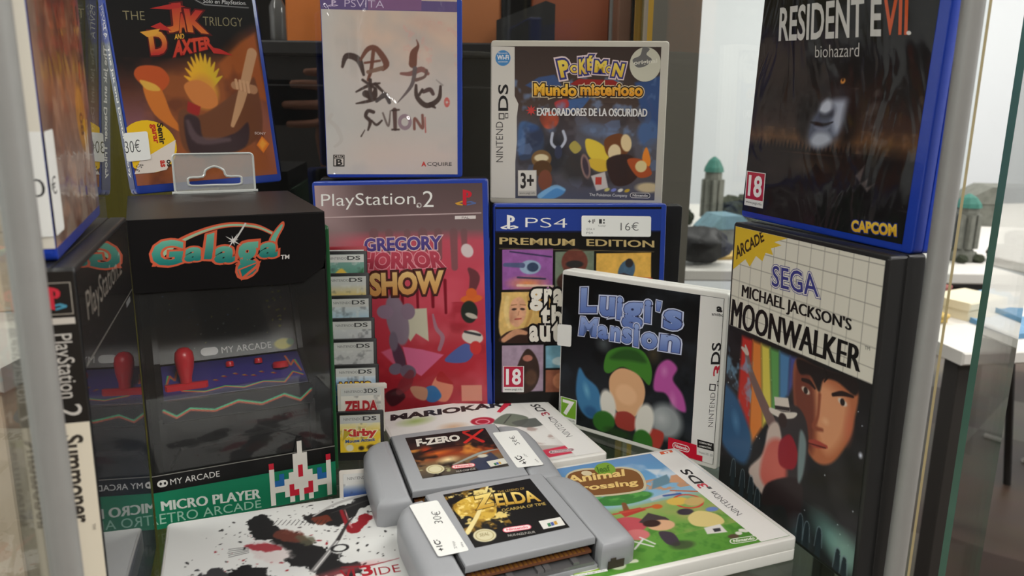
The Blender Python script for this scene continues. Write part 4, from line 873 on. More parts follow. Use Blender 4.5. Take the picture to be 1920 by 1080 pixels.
# white band down the right with the console name
A.vrect([(115.8, 3.6), (132.8, 3.6), (115.8, 121.2)], (232, 230, 226))
A.text('amiibo', [(124.9,108.7),(133.3,109.0),(124.7,110.9)], (60, 58, 58), .02); A.ring((130.2,114.4), 1, 1, .3, (60, 58, 58)); A.text('a', [(128.1,111.5),(132.3,111.8),(127.8,115.5)], (40, 38, 38), .05)
A.text('3', [(134.7,67.6),(134.9,75.6),(128.6,66.3)], (196, 40, 60), .02); A.text('DS', [(133.0,75.9),(133.0,91.2),(126.4,74.6)], (34, 32, 34), .02)
A.text('NINTEND', [(131.1,30.8),(131.3,55.5),(127.6,29.9)], (70, 68, 68), -.01)
A.vrect([(126.6,55.9),(131.2,56.6),(126.6,60.9)], (60, 58, 58)); A.vrect([(127.3,56.9),(130.4,57.2),(127.4,60.4)], (232, 230, 226)); A.vrect([(132.1,60.2),(134.8,60.8),(131.9,64.0)], (60, 58, 58)); A.vrect([(132.5,61.1),(134.0,61.4),(132.3,63.3)], (232, 230, 226))
A.vrect([(98, 3.5), (125, 3.5), (98, 14.5)], (206, 24, 52)); pill(A, [(101.5, 7), (115, 7), (101.5, 12)], 'Nintendo', (246, 240, 240), (206, 24, 52))
A.vrect([(120.6,7.5),(133.9,8.1),(119.8,19.2)], (232, 230, 226)); A.vrect([(120.7,13.1),(133.1,13.3),(120.3,18.9)], (24, 22, 22)); A.text('COMPATIBLE', [(121.7,16.5),(131.3,16.8),(121.6,17.7)], WH, .02); A.text('COMPATÍVEL', [(121.8,13.8),(131.4,14.5),(121.7,15.3)], WH, .02); A.text('Nintendo 3DS - 2DS', [(122.1,9.1),(132.6,9.3),(122.0,10.7)], (110, 110, 110), 0)
age(A, [(2.4,3.5),(17.9,3.4),(2.2,23.5)], '7', (124, 176, 50))
A.build('cover_sheet', P_SOFT, t, 136)
price(t, 136, [(-2.3,64.3),(11.0,65.5),(-2.3,81.6)], [], -.9, 'white_sticker')

# ---- black horror case on top right
t = case('game_case', 'blue game case with near black cover, pale half face and white block lettering, top right', ((171.54,440.14,1029.89),(-1.635,0.376,-69.076)), 135, 171, 14, BLUE2, notch=False)
A = Art(.8, 4, 128.5, 168.6, (16, 15, 16))
A.vgrad([(0, (20, 19, 21)), (30, (22, 20, 22)), (44, (28, 24, 24)), (52, (92, 66, 44)), (60, (56, 44, 40)), (76, (32, 28, 27)), (110, (18, 17, 18)), (170, (14, 13, 14))])
A.noise((46, 38, 36), 30, .45, .8, .6, 4, box=(0, 50, 129, 110)); A.noise((12, 12, 13), 14, .5, .7, .7, 5, box=(0, 0, 129, 46)); A.noise((120, 112, 112), 7, .6, .76, .35, 7, box=(80, 20, 128, 80))
A.ell((57.4,38.4), 34, 11, (150, 104, 66), 0, 11, .9); A.ell((59.9,36.5), 22, 6, (240, 204, 130), 0, 6); A.noise((190, 140, 100), 5, .5, .8, .22, 31, box=(2, 46, 128, 58)); A.ell((21.4,31.1), 22, 4, (112, 74, 50), 0, 4, .7)
for k in range(26):
    x0 = 4 + k * 3.2; h = 3 + 3 * abs(math.sin(k * 2.3)); A.fill([(x0, 44), (x0 + 3.6, 44), (x0 + 1.8, 45 + h)], (20, 17, 17), .7)
A.fill([(56.4,31.7),(61.6,38.7),(68.9,33.4),(74.8,34.5),(77.4,31.6),(54.6,29.4)], (24, 20, 20), .6)
A.rect(0, 22, 129, 43.5, (20, 18, 20), .85)
# pale half face in the dark
A.fill([(52.9,63.2),(57.0,68.6),(61.7,72.7),(70.8,73.9),(79.5,73.4),(81.9,68.4),(80.9,61.2),(76.0,54.2),(69.0,48.7),(60.1,47.0),(52.7,50.1),(50.7,56.0)], (84, 92, 112), 6, .95, smooth=True)
A.fill([(68.6,72.8),(78.7,73.4),(81.2,67.9),(79.4,61.1),(73.3,55.8),(69.7,62.5),(71.0,68.2)], (178, 186, 204), 5, .95, smooth=True); A.fill([(55.0,51.4),(59.4,55.8),(67.7,55.6),(70.9,51.7),(64.2,47.8),(57.4,48.0)], (186, 194, 208), 4, .95, smooth=True)
A.fill([(60.0,71.0),(64.4,73.9),(67.9,72.2),(67.9,67.6),(63.4,65.8),(59.0,66.9)], (206, 212, 226), 3, .9, smooth=True); A.fill([(59.0,66.9),(64.2,65.8),(69.6,67.7),(69.4,64.2),(61.3,63.4)], (48, 52, 64), 2.5, .9, smooth=True)
A.stroke([(53.3,61.2),(58.5,60.4),(64.4,60.1),(70.6,61.7)], [.8, 2, 1.6, .6], (26, 24, 30), .8); A.fill([(57.1,58.6),(64.3,58.3),(68.7,59.3),(66.6,57.2),(60.0,57.0)], (140, 148, 168), 2, .8, smooth=True)
A.fill([(42.4,72.6),(52.7,73.8),(57.7,69.8),(52.2,62.0),(49.8,51.2),(43.3,57.5)], (16, 15, 16), 6, .95, smooth=True); A.fill([(79.1,71.2),(85.6,72.9),(88.6,56.5),(79.0,50.9)], (18, 17, 19), 6, .9, smooth=True); A.ell((71.7,77.8), 12, 5, (60, 60, 68), 0, 6, .8)
A.ell((65.3,86.3), 10, 5, (44, 42, 46), 0, 5, .8); A.ell((74.1,83.4), 2.2, 1.8, (226, 150, 70), 0, .8); A.ell((74.0,83.9), .8, .8, (40, 24, 20), 0, .5); A.ell((60.4,79.9), 6, 4, (30, 29, 32), 0, 4)
A.fill([(92.0,34.4),(97.5,40.4),(95.7,30.5),(100.9,33.8),(100.3,29.1),(105.6,31.6),(101.5,27.0)], (150, 136, 132), 1.2, .5); 
A.text('RESIDENT', [(17.8,107.0),(84.7,105.1),(15.8,126.5),(81.2,125.9)], (206, 204, 198), .02); A.text('E', [(89.0,105.4),(96.1,104.9),(86.1,124.3)], (206, 204, 198), .02); A.text('VII', [(97.0,105.4),(112.7,104.3),(94.0,125.0)], (206, 88, 44), .02); A.text('.', [(112.1,104.4),(115.0,104.2),(111.7,106.4)], (226, 222, 216), .02)
A.text('biohazard', [(50.7,96.5),(83.2,95.6),(49.6,102.9),(82.3,102.6)], (206, 202, 196), -.01)
A.rs = np.random.RandomState(2)
age(A, [(2.4,7.7),(20.9,7.7),(1.4,29.3)], '18', (186, 34, 62))
A.text('CAPCOM', [(94.7,5.1),(124.6,7.2),(93.6,11.3)], (226, 172, 40), .05, [((40, 60, 140), .06)], (244, 204, 70))
A.build('cover_sheet', P_WRAP2, t, 135)

# ---- white grid case with space art
t = case('game_case', 'black game case with a white grid cover, yellow corner flash and space art, far right', ((164.33,431.34,847.80),(0.601,-0.612,-70.947)), 130, 181, 22, BLACKP, notch=False)
A = Art(2.2, 2.4, 126.5, 178.4, (226, 222, 208))
for k in range(13): A.stroke([(126.5 - 10.6 * k, 100), (126.5 - 10.6 * k, 180)], .42, (150, 146, 136), .35); A.stroke([(0, 176 - 10.6 * k), (130, 176 - 10.6 * k)], .42, (150, 146, 136), .35)
top = (2.3,111.7)[1]
A.fill([(0, 0), (130, 0)] + [(127.8,114.9),(2.1,113.8)], (30, 29, 30), .4)
lo = lambda pts, c, s=.6, a=1., sm=False: A.fill(pts, c, s, a, sm)
A.rect(0, 0, 130, 30, (40, 46, 48), .5); A.noise((52, 50, 54), 30, .5, .75, .8, 21, box=(0, 0, 130, 110)); A.dots(60, (4, 16, 124, 112), .25, .5, [(226, 226, 222), (190, 196, 206)], 8)
lo([(16.5,109.9),(27.6,110.2),(31.0,39.4),(16.1,48.1)], (196, 52, 44), 3); lo([(27.6,110.2),(36.2,110.2),(43.1,58.8),(31.0,39.4)], (226, 132, 60), 3); lo([(36.2,110.2),(44.6,110.3),(51.3,69.0),(43.1,58.8)], (222, 206, 88), 3); lo([(44.6,110.3),(53.6,110.6),(57.4,78.1),(51.3,69.0)], (98, 160, 88), 3); lo([(53.6,110.6),(63.3,110.5),(64.1,87.2),(57.4,78.1)], (80, 130, 178), 3); lo([(63.3,110.5),(68.9,111.0),(68.9,95.4),(64.1,87.2)], (76, 84, 150), 3)
# a plain painted face
lo([(68.1,109.4),(87.2,111.0),(115.5,110.7),(116.9,91.2),(114.0,78.0),(103.9,61.8),(91.7,57.0),(81.0,64.1),(70.4,82.9)], (186, 110, 74), 2, 1, True)
lo([(86.2,101.3),(103.6,102.7),(111.4,98.0),(109.9,79.3),(99.3,65.5),(89.2,77.2)], (226, 160, 118), 6, .9, True); lo([(69.2,108.5),(81.2,106.0),(88.1,86.3),(87.8,60.5),(76.3,72.0),(68.7,88.9)], (112, 56, 44), 5, .9, True)
lo([(69.7,111.2),(89.2,111.7),(115.5,113.6),(115.9,105.0),(102.1,108.0),(92.1,105.8),(89.3,97.7),(81.4,104.5),(72.6,103.1)], (34, 26, 26), 1.5, 1, True); A.stroke([(91.3,112.3),(94.6,108.8),(92.6,104.8)], [1, 1.6, .8], (30, 22, 22), .6)
A.stroke([(75.2,100.2),(81.0,100.8),(85.7,98.7)], [2, 2.6, 1.4], (40, 26, 24), .7); A.stroke([(99.9,99.9),(106.8,103.0),(114.5,103.9)], [2, 2.8, 1.4], (40, 26, 24), .7)
for c_ in ((78.6,94.9), (107.4,98.4)): A.ell(c_, 4.2, 2.2, (222, 206, 190), -10, .8); A.ell(c_, 1.8, 2, (40, 28, 26), 0, .6)
A.stroke([(89.9,96.4),(90.1,83.9),(87.5,76.5),(94.4,77.3)], [2.5, 2, 3, 2], (146, 78, 56), 1.4); A.stroke([(84.4,66.2),(90.4,67.4),(98.8,69.1)], [2, 4.5, 2], (170, 72, 62), .9); A.stroke([(83.6,65.2),(98.1,68.1)], .8, (84, 34, 32), .5); A.ell((96.2,83.1), 4, 3, (240, 190, 150), 0, 4, .8)
A.ell((113.6,86.9), 5, 14, (206, 110, 84), 0, 6, .8)
# figure in a pale hat with one arm up, and a crowd
lo([(54.6,72.0),(70.4,82.9),(81.2,77.2),(84.8,59.2),(80.2,40.5),(67.3,27.4),(57.1,36.6)], (56, 50, 52), 1.5, 1, True)
A.stroke([(21.3,102.4),(26.4,91.6),(35.3,80.5),(50.7,65.3)], [4, 5, 7, 9], (122, 96, 92), .9); A.stroke([(17.3,102.3),(22.0,100.9)], [2, 4], (206, 190, 180), .7); A.stroke([(20.5,104.7),(23.2,100.5)], [1.4, 3], (206, 190, 180), .6)
lo([(49.1,61.2),(58.9,65.1),(66.5,34.0),(56.0,14.7),(32.7,23.6),(45.0,41.8)], (206, 186, 176), 2, 1, True); lo([(49.3,50.8),(62.9,56.5),(68.8,35.1),(57.9,21.1),(44.0,27.0)], (206, 96, 84), 4, .9, True); lo([(60.0,55.3),(68.8,64.0),(76.5,55.5),(74.0,44.4),(61.6,42.1)], (150, 34, 46), 1.5, 1, True)
lo([(52.2,25.4),(80.2,40.5),(83.1,16.5),(74.7,6.7),(68.5,17.5),(48.7,9.2)], (46, 36, 38), 1.5, 1, True); lo([(76.7,68.9),(82.7,64.8),(82.4,44.9),(78.4,39.6)], (130, 150, 152), 2, .9, True)
lo([(48.8,73.6),(60.7,75.3),(72.7,79.2),(70.4,75.0),(60.2,71.0),(50.1,70.6)], (226, 216, 206), .7, 1, True); lo([(51.9,81.6),(64.4,85.3),(67.2,77.7),(53.8,74.1)], (222, 210, 200), .7, 1); lo([(53.0,76.5),(66.4,80.1),(66.7,77.9),(53.8,74.4)], (50, 42, 44), .6); A.ell((61.3,70.1), 4.5, 5, (54, 40, 38), 0, 1)
lo([(-3.3,70.9),(10.8,70.2),(23.6,60.2),(33.8,44.3),(27.2,26.7),(6.0,28.7),(-1.5,41.0)], (52, 92, 132), 4, 1, True); A.noise((130, 176, 210), 8, .55, .72, .7, 12, box=(0, 60, 30, 100)); A.ell((15.8,51.6), 6, 10, (96, 146, 190), 20, 6, .7)
A.ell((109.4,19.1), 24, 14, (116, 160, 152), -20, 12, .85); A.ell((84.1,8.4), 14, 14, (96, 120, 130), 0, 12, .6); A.ell((122.0,16.6), 18, 16, (150, 190, 176), 0, 12, .7)
for k, c_ in enumerate([(16.3,17.9),(26.7,15.2),(35.9,15.1),(43.1,10.1),(83.5,13.2),(89.3,11.3),(99.4,13.5),(114.8,9.2),(120.0,7.1)]):
    A.ell((c_[0], c_[1] + 5), 1.5, 1.7, (40, 50, 56), 0, .6); A.fill([(c_[0] - 2.4, c_[1] - 12), (c_[0] + 2.4, c_[1] - 12), (c_[0] + 1.8, c_[1] + 4), (c_[0] - 1.8, c_[1] + 4)], (40, 50, 56), .6)
    A.stroke([(c_[0] - 3, c_[1] - 6), (c_[0] - 1.6, c_[1] + 6), (c_[0] + 1.6, c_[1] + 6.4), (c_[0] + 3, c_[1] - 4)], .5, (120, 140, 150), .5, .8)
A.ell((123.6,74.9), 2, 2.4, (220, 226, 240), 0, 1.6)
A.vpoly([(2.3, 178.3)] + [(min(p[0], 126), min(p[1], 178.3)) for p in ([(53.1,180.4),(41.2,174.2),(48.2,173.4),(38.7,170.0),(41.1,166.5),(34.0,166.6),(31.6,161.0),(25.0,163.1),(19.4,155.4),(14.5,159.2),(1.8,150.4)])] + [(2.3, (1.8,150.4)[1])], (228, 190, 50))
A.text('ARCADE', [(5.1,157.2),(32.2,173.5),(3.1,165.5),(29.5,179.5)], (60, 44, 24), .03)
for off in (0.08,): A.text('SEGA', [(41.8,147.9),(82.7,150.0),(41.3,160.5),(79.5,162.2)], (60, 62, 136), .01, [((60, 62, 136), .06), ((232, 228, 220), .035)])
A.text("MICHAEL JACKSON'S", [(13.5,132.6),(108.7,136.2),(13.5,143.0),(108.0,144.6)], (24, 22, 22), 0, fat=.0045)
A.text('MOONWALKER', [(3.9,113.6),(117.1,118.2),(4.4,131.6),(116.8,131.9)], (20, 19, 19), 0, fat=.006); A.text('TM', [(119.1,131.2),(122.7,131.6),(118.9,133.1)], (90, 90, 90), 0)
A.build('cover_sheet', P_SOFT, t, 130)
MB().box(62.6, -.5, 1.5, 65.2, 21, 179.5, 0, .5).box(64.9, 9.3, 1, 65.9, 12.6, 180, 0, .3).build('closing_edge', mat('soft_black_plastic', (34, 34, 34), .5), t)

# ---- case with the readable spine, far left, and the wrapped case above it
t = case('game_case', 'black game case with a black and cream spine, side on at the far left', ((-179.26,336.16,850.00),(0.408,0.000,108.732)), 135, 190, 15, BLACKP, notch=False)
S = Art(.5, 1, 14.6, 189, (226, 216, 196), .6)
zt = lambda v: (77.5,289.2)[1] * 0 + v
S.vpoly([(.5, 131.7), (14.6, 131.7), (14.6, 189), (.5, 189)], (38, 34, 31))
S.text('PlayStation', [(4.6, 166), (4.6, 141.5), (12, 166)], (206, 200, 192), .0); S.text('2', [(4.4, 139), (4.4, 134), (12.6, 139)], (206, 200, 192), .0)
S.text('Summoner', [(4.6, 127), (4.6, 91), (12, 127)], (60, 54, 48), .03); S.text('TM', [(11.6, 90), (11.6, 87.6), (12.8, 90)], (90, 80, 70), 0)
S.vrect([(1.2, 169.6), (13.6, 169.6), (1.2, 172)], (206, 198, 188)); S.vrect([(1.4, 173.2), (13.4, 173.2), (1.4, 173.5)], (170, 162, 150)); S.vrect([(13.1, 173.2), (13.4, 173.2), (13.1, 185)], (170, 162, 150)); S.vrect([(1.4, 184.7), (13.4, 184.7), (1.4, 185)], (170, 162, 150))
console_mark(S, [(3, 175), (11.6, 175), (3, 183.4)], [(206, 50, 66), (206, 170, 80), (80, 150, 176)], (38, 34, 31))
S.build('spine_sheet', P_SOFT, t, 15, 0, (-67.9, 7.5, 0), (0, 0, -90))
A = Art(.8, 2, 132, 188, (30, 29, 30), .8)
A.vgrad([(0, (60, 66, 78)), (60, (40, 46, 58)), (110, (28, 30, 36)), (150, (34, 32, 32)), (190, (44, 40, 37))])
A.text('PlayStation.2', [(14, 163), (104, 163), (14, 178)], (150, 142, 132), .0); A.vrect([(2, 152), (131, 152), (2, 152.6)], (150, 146, 138)); A.vrect([(108, 148), (122, 148), (108, 151)], (150, 150, 150))
A.build('cover_sheet', P_MIRR, t, 135)
t = case('game_case', 'wrapped blue game case with a white spine and brown cover, top left behind the post', ((-184.48,330.96,1042.00),(0.248,-1.809,109.452)), 105, 135, 12, BLUE2, notch=False)
A = Art(.3, 5, 103.6, 133.6, (140, 92, 70), .6)
A.vgrad([(0, (150, 130, 112)), (30, (146, 120, 108)), (55, (150, 106, 84)), (90, (146, 92, 66)), (120, (112, 70, 52)), (136, (96, 70, 52))])
A.noise((92, 52, 40), 16, .5, .72, .7, 5); A.noise((186, 146, 120), 10, .58, .75, .6, 6); A.ell((80, 48), 12, 16, (206, 146, 60), 10, 3, .9); A.hshade(92, 104, (92, 86, 110), 0, .8)
A.hshade(0, 26, (150, 140, 132), .7, 0); A.text('08', [(76, 50), (76, 40), (84, 50)], (120, 76, 40), .02)
A.build('cover_sheet', P_WRAP2, t, 105)
S = Art(.4, 5, 11.8, 133.6, (226, 220, 206), .8); S.build('spine_sheet', P_GLOSS, t, 12, 0, (-52.9, 6, 0), (0, 0, -90))
price(t, 105, [(-.2, 9.5), (15, 9.5), (-.2, 47)], [], -.6, extra=lambda A, q: A.text('€', [(1.6, 24), (10, 24), (1.6, 30.5)], (54, 54, 54), -.005))
S = Art(.4, 9.5, 11.9, 47, (238, 238, 234), 2); S.text('0', [(6, 24), (11, 24), (6, 30.5)], (54, 54, 54), -.01); o = S.build('price_sticker', P_MATTE, t, 12, 0, (-53.4, 6, 0), (0, 0, -90)); o['label'] = 'part of the white price sticker folded round the spine'

# ================================================================== flat cases in front
t = case('game_case', 'white game case with a red numeral lying flat under the cartridges, further back', ((4.69,477.19,864.19),(-89.921,0.000,21.469)), 136, 125, 14, WHITEP)
A = Art(2, 3, 133, 122, (226, 224, 220)); A.b = (2, 3, 133, 122)
A.noise((206, 200, 196), 20, .5, .8, .6, 3); A.ell((25.0,98.7), 18, 10, (150, 176, 90), 10, 9, .8); A.ell((48.6,79.6), 14, 9, (196, 140, 90), 0, 9, .6); A.ell((72.6,81.8), 10, 8, (176, 40, 60), 0, 1); A.ring((72.2,80.8), 5, 4.4, 1.2, (226, 150, 160))
A.fill([(79.5,77.1),(95.0,89.4),(107.8,77.0),(95.5,62.9),(83.8,71.3)], (110, 118, 104), 1, 1, True); A.fill([(92.8,72.4),(114.4,73.5),(114.1,60.5),(98.6,59.7)], (84, 88, 84), 1.2, .9, True); A.stroke([(86.4,72.5),(97.4,86.3)], 1, (60, 62, 60), .6)
A.noise((150, 120, 112), 9, .6, .75, .6, 9, box=(60, 20, 112, 60)); A.fill([(95.0,28.2),(120.3,18.2),(117.8,8.0),(94.8,7.3)], (186, 176, 170), 2); A.fill([(92.0,19.1),(119.3,21.4),(118.6,8.6),(94.8,7.3)], (206, 60, 84), 1.2)
A.vrect([(113, 3.2), (132.8, 3.2), (113, 121.8)], (232, 230, 226))
A.text('MARIOKART', [(6.8,105.1),(108.6,103.4),(9.6,117.4),(111.2,114.7)], (44, 40, 42), .05); A.text('7', [(87.5,93.2),(98.9,92.6),(90.7,119.5),(118.0,119.9)], (206, 50, 72), .02)
A.text('NINTEND', [(125.3,33.8),(126.4,68.2),(120.1,33.7)], (90, 88, 88), -.01); A.text('3', [(126.3,76.0),(126.6,82.8),(119.5,75.0)], (170, 60, 76), .02); A.text('DS', [(126.6,84.0),(126.4,99.5),(119.1,85.5)], (44, 42, 42), .02)
A.vrect([(125.9,67.2),(126.1,71.6),(122.0,67.5)], (70, 70, 70)); A.vrect([(126.0,68.3),(126.1,70.5),(123.2,68.2)], (232, 230, 226))
pill(A, [(96.9,11.9),(115.8,10.5),(98.3,16.8)], 'Nintendo', (226, 200, 204), (150, 130, 130))
A.build('cover_sheet', P_SOFT, t, 136)

t = case('game_case', 'white game case with a blue sky and green meadow cover, lying flat at front right', ((98.55,370.83,864.36),(-89.860,0.000,21.088)), 136, 125, 14, WHITEP)
A = Art(2, 3, 133, 122, (120, 170, 90))
A.vgrad([(0, (88, 146, 56)), (28, (104, 160, 66)), (58, (146, 176, 96)), (66, (150, 190, 214)), (90, (112, 170, 214)), (122, (104, 150, 200))])
A.noise((226, 232, 238), 26, .52, .72, .9, 4, box=(0, 80, 114, 122)); A.noise((70, 130, 48), 5, .5, .7, .7, 5, box=(0, 0, 114, 40)); A.noise((176, 170, 104), 20, .52, .75, .8, 6, box=(30, 25, 114, 62))
A.fill([(98.1,102.2),(108.2,98.7),(98.8,89.9),(101.7,85.0)], (226, 234, 240), 2, .8)
# tree, bridge, houses, chairs, lamp and small flowers as plain shapes
A.ell((65.4,72.0), 21, 7.5, (64, 130, 60), 0, 1); A.noise((98, 168, 80), 5, .5, .7, .8, 7, box=lerp([(44.6,70.4),(74.6,65.2),(53.3,85.5)], 0, 0) + lerp([(44.6,70.4),(74.6,65.2),(53.3,85.5)], 1, 1))
A.stroke([(62.2,66.2),(59.7,58.3)], [3, 4], (130, 84, 52), .7); A.fill([(54.6,58.8),(69.1,59.0),(71.4,55.4),(55.2,52.1)], (186, 64, 52), .8); A.stroke([(50.1,57.1),(81.0,57.4)], 1.5, (196, 84, 64), .6); A.ell((79.4,56.6), 4, 3, (206, 104, 48), 0, .8)
A.noise((206, 150, 110), 5, .5, .65, .9, 8, box=lerp([(82.8,72.9),(110.3,70.5),(97.2,90.5)], 0, 0) + lerp([(82.8,72.9),(110.3,70.5),(97.2,90.5)], 1, 1)); A.fill([(87.5,76.4),(104.6,80.1),(107.4,90.9),(95.2,87.3)], (104, 140, 156), 1); A.fill([(103.0,80.7),(112.7,77.2),(118.1,88.7),(109.2,88.6)], (206, 156, 120), 1); A.fill([(80.3,66.7),(100.4,70.3),(99.5,67.0),(79.8,63.4)], (196, 200, 206), .8)
A.ring((100.7,55.9), 9, 8, 1.4, (206, 70, 56)); A.ell((94.6,58.1), 8, 5, (226, 190, 90), 0, 1); A.ell((104.4,54.6), 8, 5, (206, 176, 110), 10, 1); A.stroke([(98.2,71.1),(114.5,63.9)], 1.6, (196, 104, 60), .6); A.stroke([(90.4,66.6),(101.3,65.7)], 2, (70, 96, 160), .6); A.ell((108.9,42.8), 5, 3, (112, 136, 196), 0, 1); A.ell((92.0,45.5), 6, 4, (60, 52, 62), 0, 1)
A.fill([(90.0,39.7),(100.2,43.9),(108.2,36.4),(106.6,27.4),(95.6,26.4),(87.9,30.9)], (226, 206, 136), .8, 1, True); A.fill([(92.0,26.4),(103.2,26.8),(102.0,18.0),(89.8,20.0)], (226, 222, 216), .6); A.fill([(96.0,23.8),(100.7,23.3),(99.2,20.2),(95.1,20.5)], (56, 56, 60), .5); A.ell((102.4,13.1), 4, 2.5, (92, 76, 60), 0, .8)
for k in range(5): A.ell(lerp([(107.3,14.9),(118.7,16.9),(110.8,19.7)], .22 * k, .3 * (k % 2)), 2.1, 1.7, (226, 226, 214), 0, .6)
A.ell((52.5,43.6), 12, 9, (196, 84, 92), 0, 1); A.ell((52.3,32.8), 8, 6, (214, 120, 120), 0, 1); A.fill([(59.8,44.1),(70.4,51.8),(77.6,44.1),(78.1,40.7),(64.1,39.4)], (72, 62, 62), .8); A.ell((70.5,37.2), 9, 6, (226, 178, 140), 0, .8); A.ell((66.2,40.6), 6, 4, (60, 40, 34), 0, .8); A.fill([(65.1,31.2),(72.2,27.4),(69.2,15.7),(62.9,19.1)], (70, 60, 70), .8, 1, True); A.ell((70.6,15.2), 9, 5, (60, 62, 50), 0, 2, .7)
for q in ([(46.2,28.0),(54.5,19.3)], [(52.3,29.8),(56.7,21.3)], [(43.6,20.4),(52.6,27.4)]): A.stroke(q, 1.2, (226, 226, 222), .5)
A.ell((27.5,10.1), 5, 4.5, (196, 206, 176), 0, .8); A.stroke([(33.2,10.7),(38.5,10.4)], [2, 3], (216, 222, 196), .6)
A.vrect([(113.5, 3.2), (132.8, 3.2), (113.5, 121.8)], (236, 234, 230))
A.vrect([(119.8,117.7),(129.8,118.7),(120.6,121.9)], (226, 100, 64)); A.text('n', [(123.1,118.3),(127.6,118.6),(123.5,120.9)], WH, .04)
A.vpoly([(43.2,109.5),(56.3,116.9),(73.7,112.5),(86.2,109.7),(92.8,100.0),(86.5,81.2),(76.9,75.8),(50.9,79.2),(38.1,86.6)], (206, 196, 164), True); A.vpoly([(44.5,109.1),(56.3,114.5),(72.6,110.4),(84.4,107.9),(90.7,99.2),(85.3,82.4),(76.4,78.1),(51.8,81.0),(40.5,87.9)], (132, 88, 50), True)
A.vpoly([(65.6,112.0),(70.9,118.5),(78.4,119.2),(80.2,111.9),(75.8,103.6),(67.1,103.5)], (128, 168, 60), True); A.text('leaf', [(65.9,107.1),(75.2,107.0),(68.7,115.9)], (80, 120, 40), .03)
cc = (58.6,109.7); A.vpoly([(cc[0] + 3.6 * math.cos(R_(a)), cc[1] + 3.6 * math.sin(R_(a))) for a in range(0, 360, 30)], (222, 206, 170))
A.text('Animal', [(40.9,100.4),(80.5,98.0),(43.8,110.9),(84.7,107.0)], (240, 206, 130), .03); A.text('Crossing', [(35.3,87.6),(81.7,82.2),(37.8,97.7),(85.5,91.5)], (240, 206, 130), .03)
A.text('NINTEND', [(122.6,32.0),(123.7,57.7),(118.1,31.0)], (80, 78, 80), -.01); A.text('3', [(123.5,66.6),(124.3,72.4),(116.5,66.9)], (206, 60, 76), .02); A.text('DS', [(124.0,72.5),(125.3,92.7),(117.0,73.4)], (34, 32, 34), .02)
A.vrect([(123.7,57.7),(123.7,60.6),(120.7,58.1)], (70, 70, 70)); A.vrect([(123.8,58.4),(123.6,59.9),(121.5,58.5)], (236, 234, 230)); A.vrect([(124.2,64.2),(124.3,67.1),(121.6,64.3)], (90, 90, 90))
pill(A, [(95.6,6.3),(113.1,4.6),(97.8,11.2)], 'Nintendo', (236, 240, 226), (104, 150, 76))
age(A, [(-0.1,7.6),(20.1,6.7),(1.4,17.5)], '3', (150, 190, 60))
A.build('cover_sheet', P_SOFT, t, 136)

t = case('game_case', 'white game case with black and red ink splashes, lying flat at the front left', ((-73.08,264.37,864.02),(-90.005,0.000,19.835)), 135, 171, 14, WHITEP)
A = Art(1.5, 2, 133, 169.5, (224, 224, 221), .55)
A.noise((206, 207, 206), 40, .5, .85, .6, 3)
INK = (34, 33, 34); RD = (150, 30, 40)
def ink(pts, col, seed, amp=3.2, soft=.7, alpha=1.0): A.fill(pts, col, soft, alpha, True, (amp, 5.0, seed))
def spray(c, r, n, col, seed, st=1.0):
    rs = random.Random(seed)
    for _ in range(n):
        a = rs.uniform(0, 6.3); q = r * (rs.random() ** .6); z = rs.choice((.2, .25, .3, .45, .7)) * st
        A.ell((c[0] + q * 1.25 * math.cos(a), c[1] + q * math.sin(a)), z * rs.uniform(1, 2.2), z, col, rs.uniform(0, 180), .35)
A.ell((67.0,104.7), 34, 18, (196, 196, 196), 0, 16, .5)
spray((68.7,125.5), 46, 190, INK, 1); spray((95.8,156.0), 26, 80, (70, 64, 62), 2); spray((51.8,120.2), 26, 50, RD, 3)
ink([(44.9,162.0),(51.4,163.6),(56.7,151.8),(59.5,140.0),(56.6,134.1),(49.7,136.4),(44.9,143.8),(44.1,154.2)], INK, 4, 3)
ink([(53.2,151.1),(62.6,139.0),(73.5,131.9),(79.6,120.7),(88.9,105.1),(95.1,94.2),(91.9,87.3),(78.7,88.3),(66.7,101.7),(57.1,118.4),(53.8,133.3)], INK, 5, 4.5)
ink([(33.0,111.0),(43.4,111.6),(51.0,104.0),(51.7,92.6),(35.4,95.8)], INK, 6, 4); ink([(12.7,110.5),(25.3,115.6),(29.9,108.1),(28.0,98.3),(13.0,103.3)], (60, 60, 62), 7, 5)
ink([(57.1,143.2),(65.7,141.5),(72.8,133.3),(74.5,126.9),(64.8,129.1),(58.1,135.8)], (104, 56, 46), 8, 2, 1.5, .95); ink([(68.0,133.7),(73.6,133.0),(77.0,123.8),(71.2,122.4)], (92, 90, 72), 9, 2, 1.5, .8)
ink([(42.7,133.1),(52.4,133.2),(61.6,123.4),(63.6,113.1),(55.3,110.6),(46.3,119.9)], (214, 204, 202), 10, 2.5, 2.5); ink([(41.8,132.3),(52.3,131.0),(60.1,122.8),(51.9,123.4)], RD, 11, 2.2, 1.5, .8)
ink([(74.5,152.1),(83.5,156.8),(96.2,159.2),(113.6,168.6),(113.1,157.7),(103.5,148.9),(93.3,137.8),(81.9,142.2)], INK, 12, 3); ink([(77.9,149.7),(86.6,151.9),(88.8,144.8),(81.9,142.2)], (116, 52, 36), 13, 1.5, 1, .9)
A.stroke([(79.4,153.0),(94.3,163.9),(114.5,169.8)], [1.2, 2.6, 2.4], (186, 184, 182), .7); A.stroke([(89.9,153.4),(112.5,162.0)], [1, 1.6], (60, 58, 58), .6)
ink([(97.8,135.7),(108.0,146.1),(110.5,142.7),(107.8,133.6),(98.9,126.9)], RD, 14, 2); A.stroke([(95.5,154.1),(96.7,130.0)], [2.2, 2.6], RD, .8); A.stroke([(97.5,154.8),(98.6,133.0)], [.5, .6], (214, 150, 150), .5)
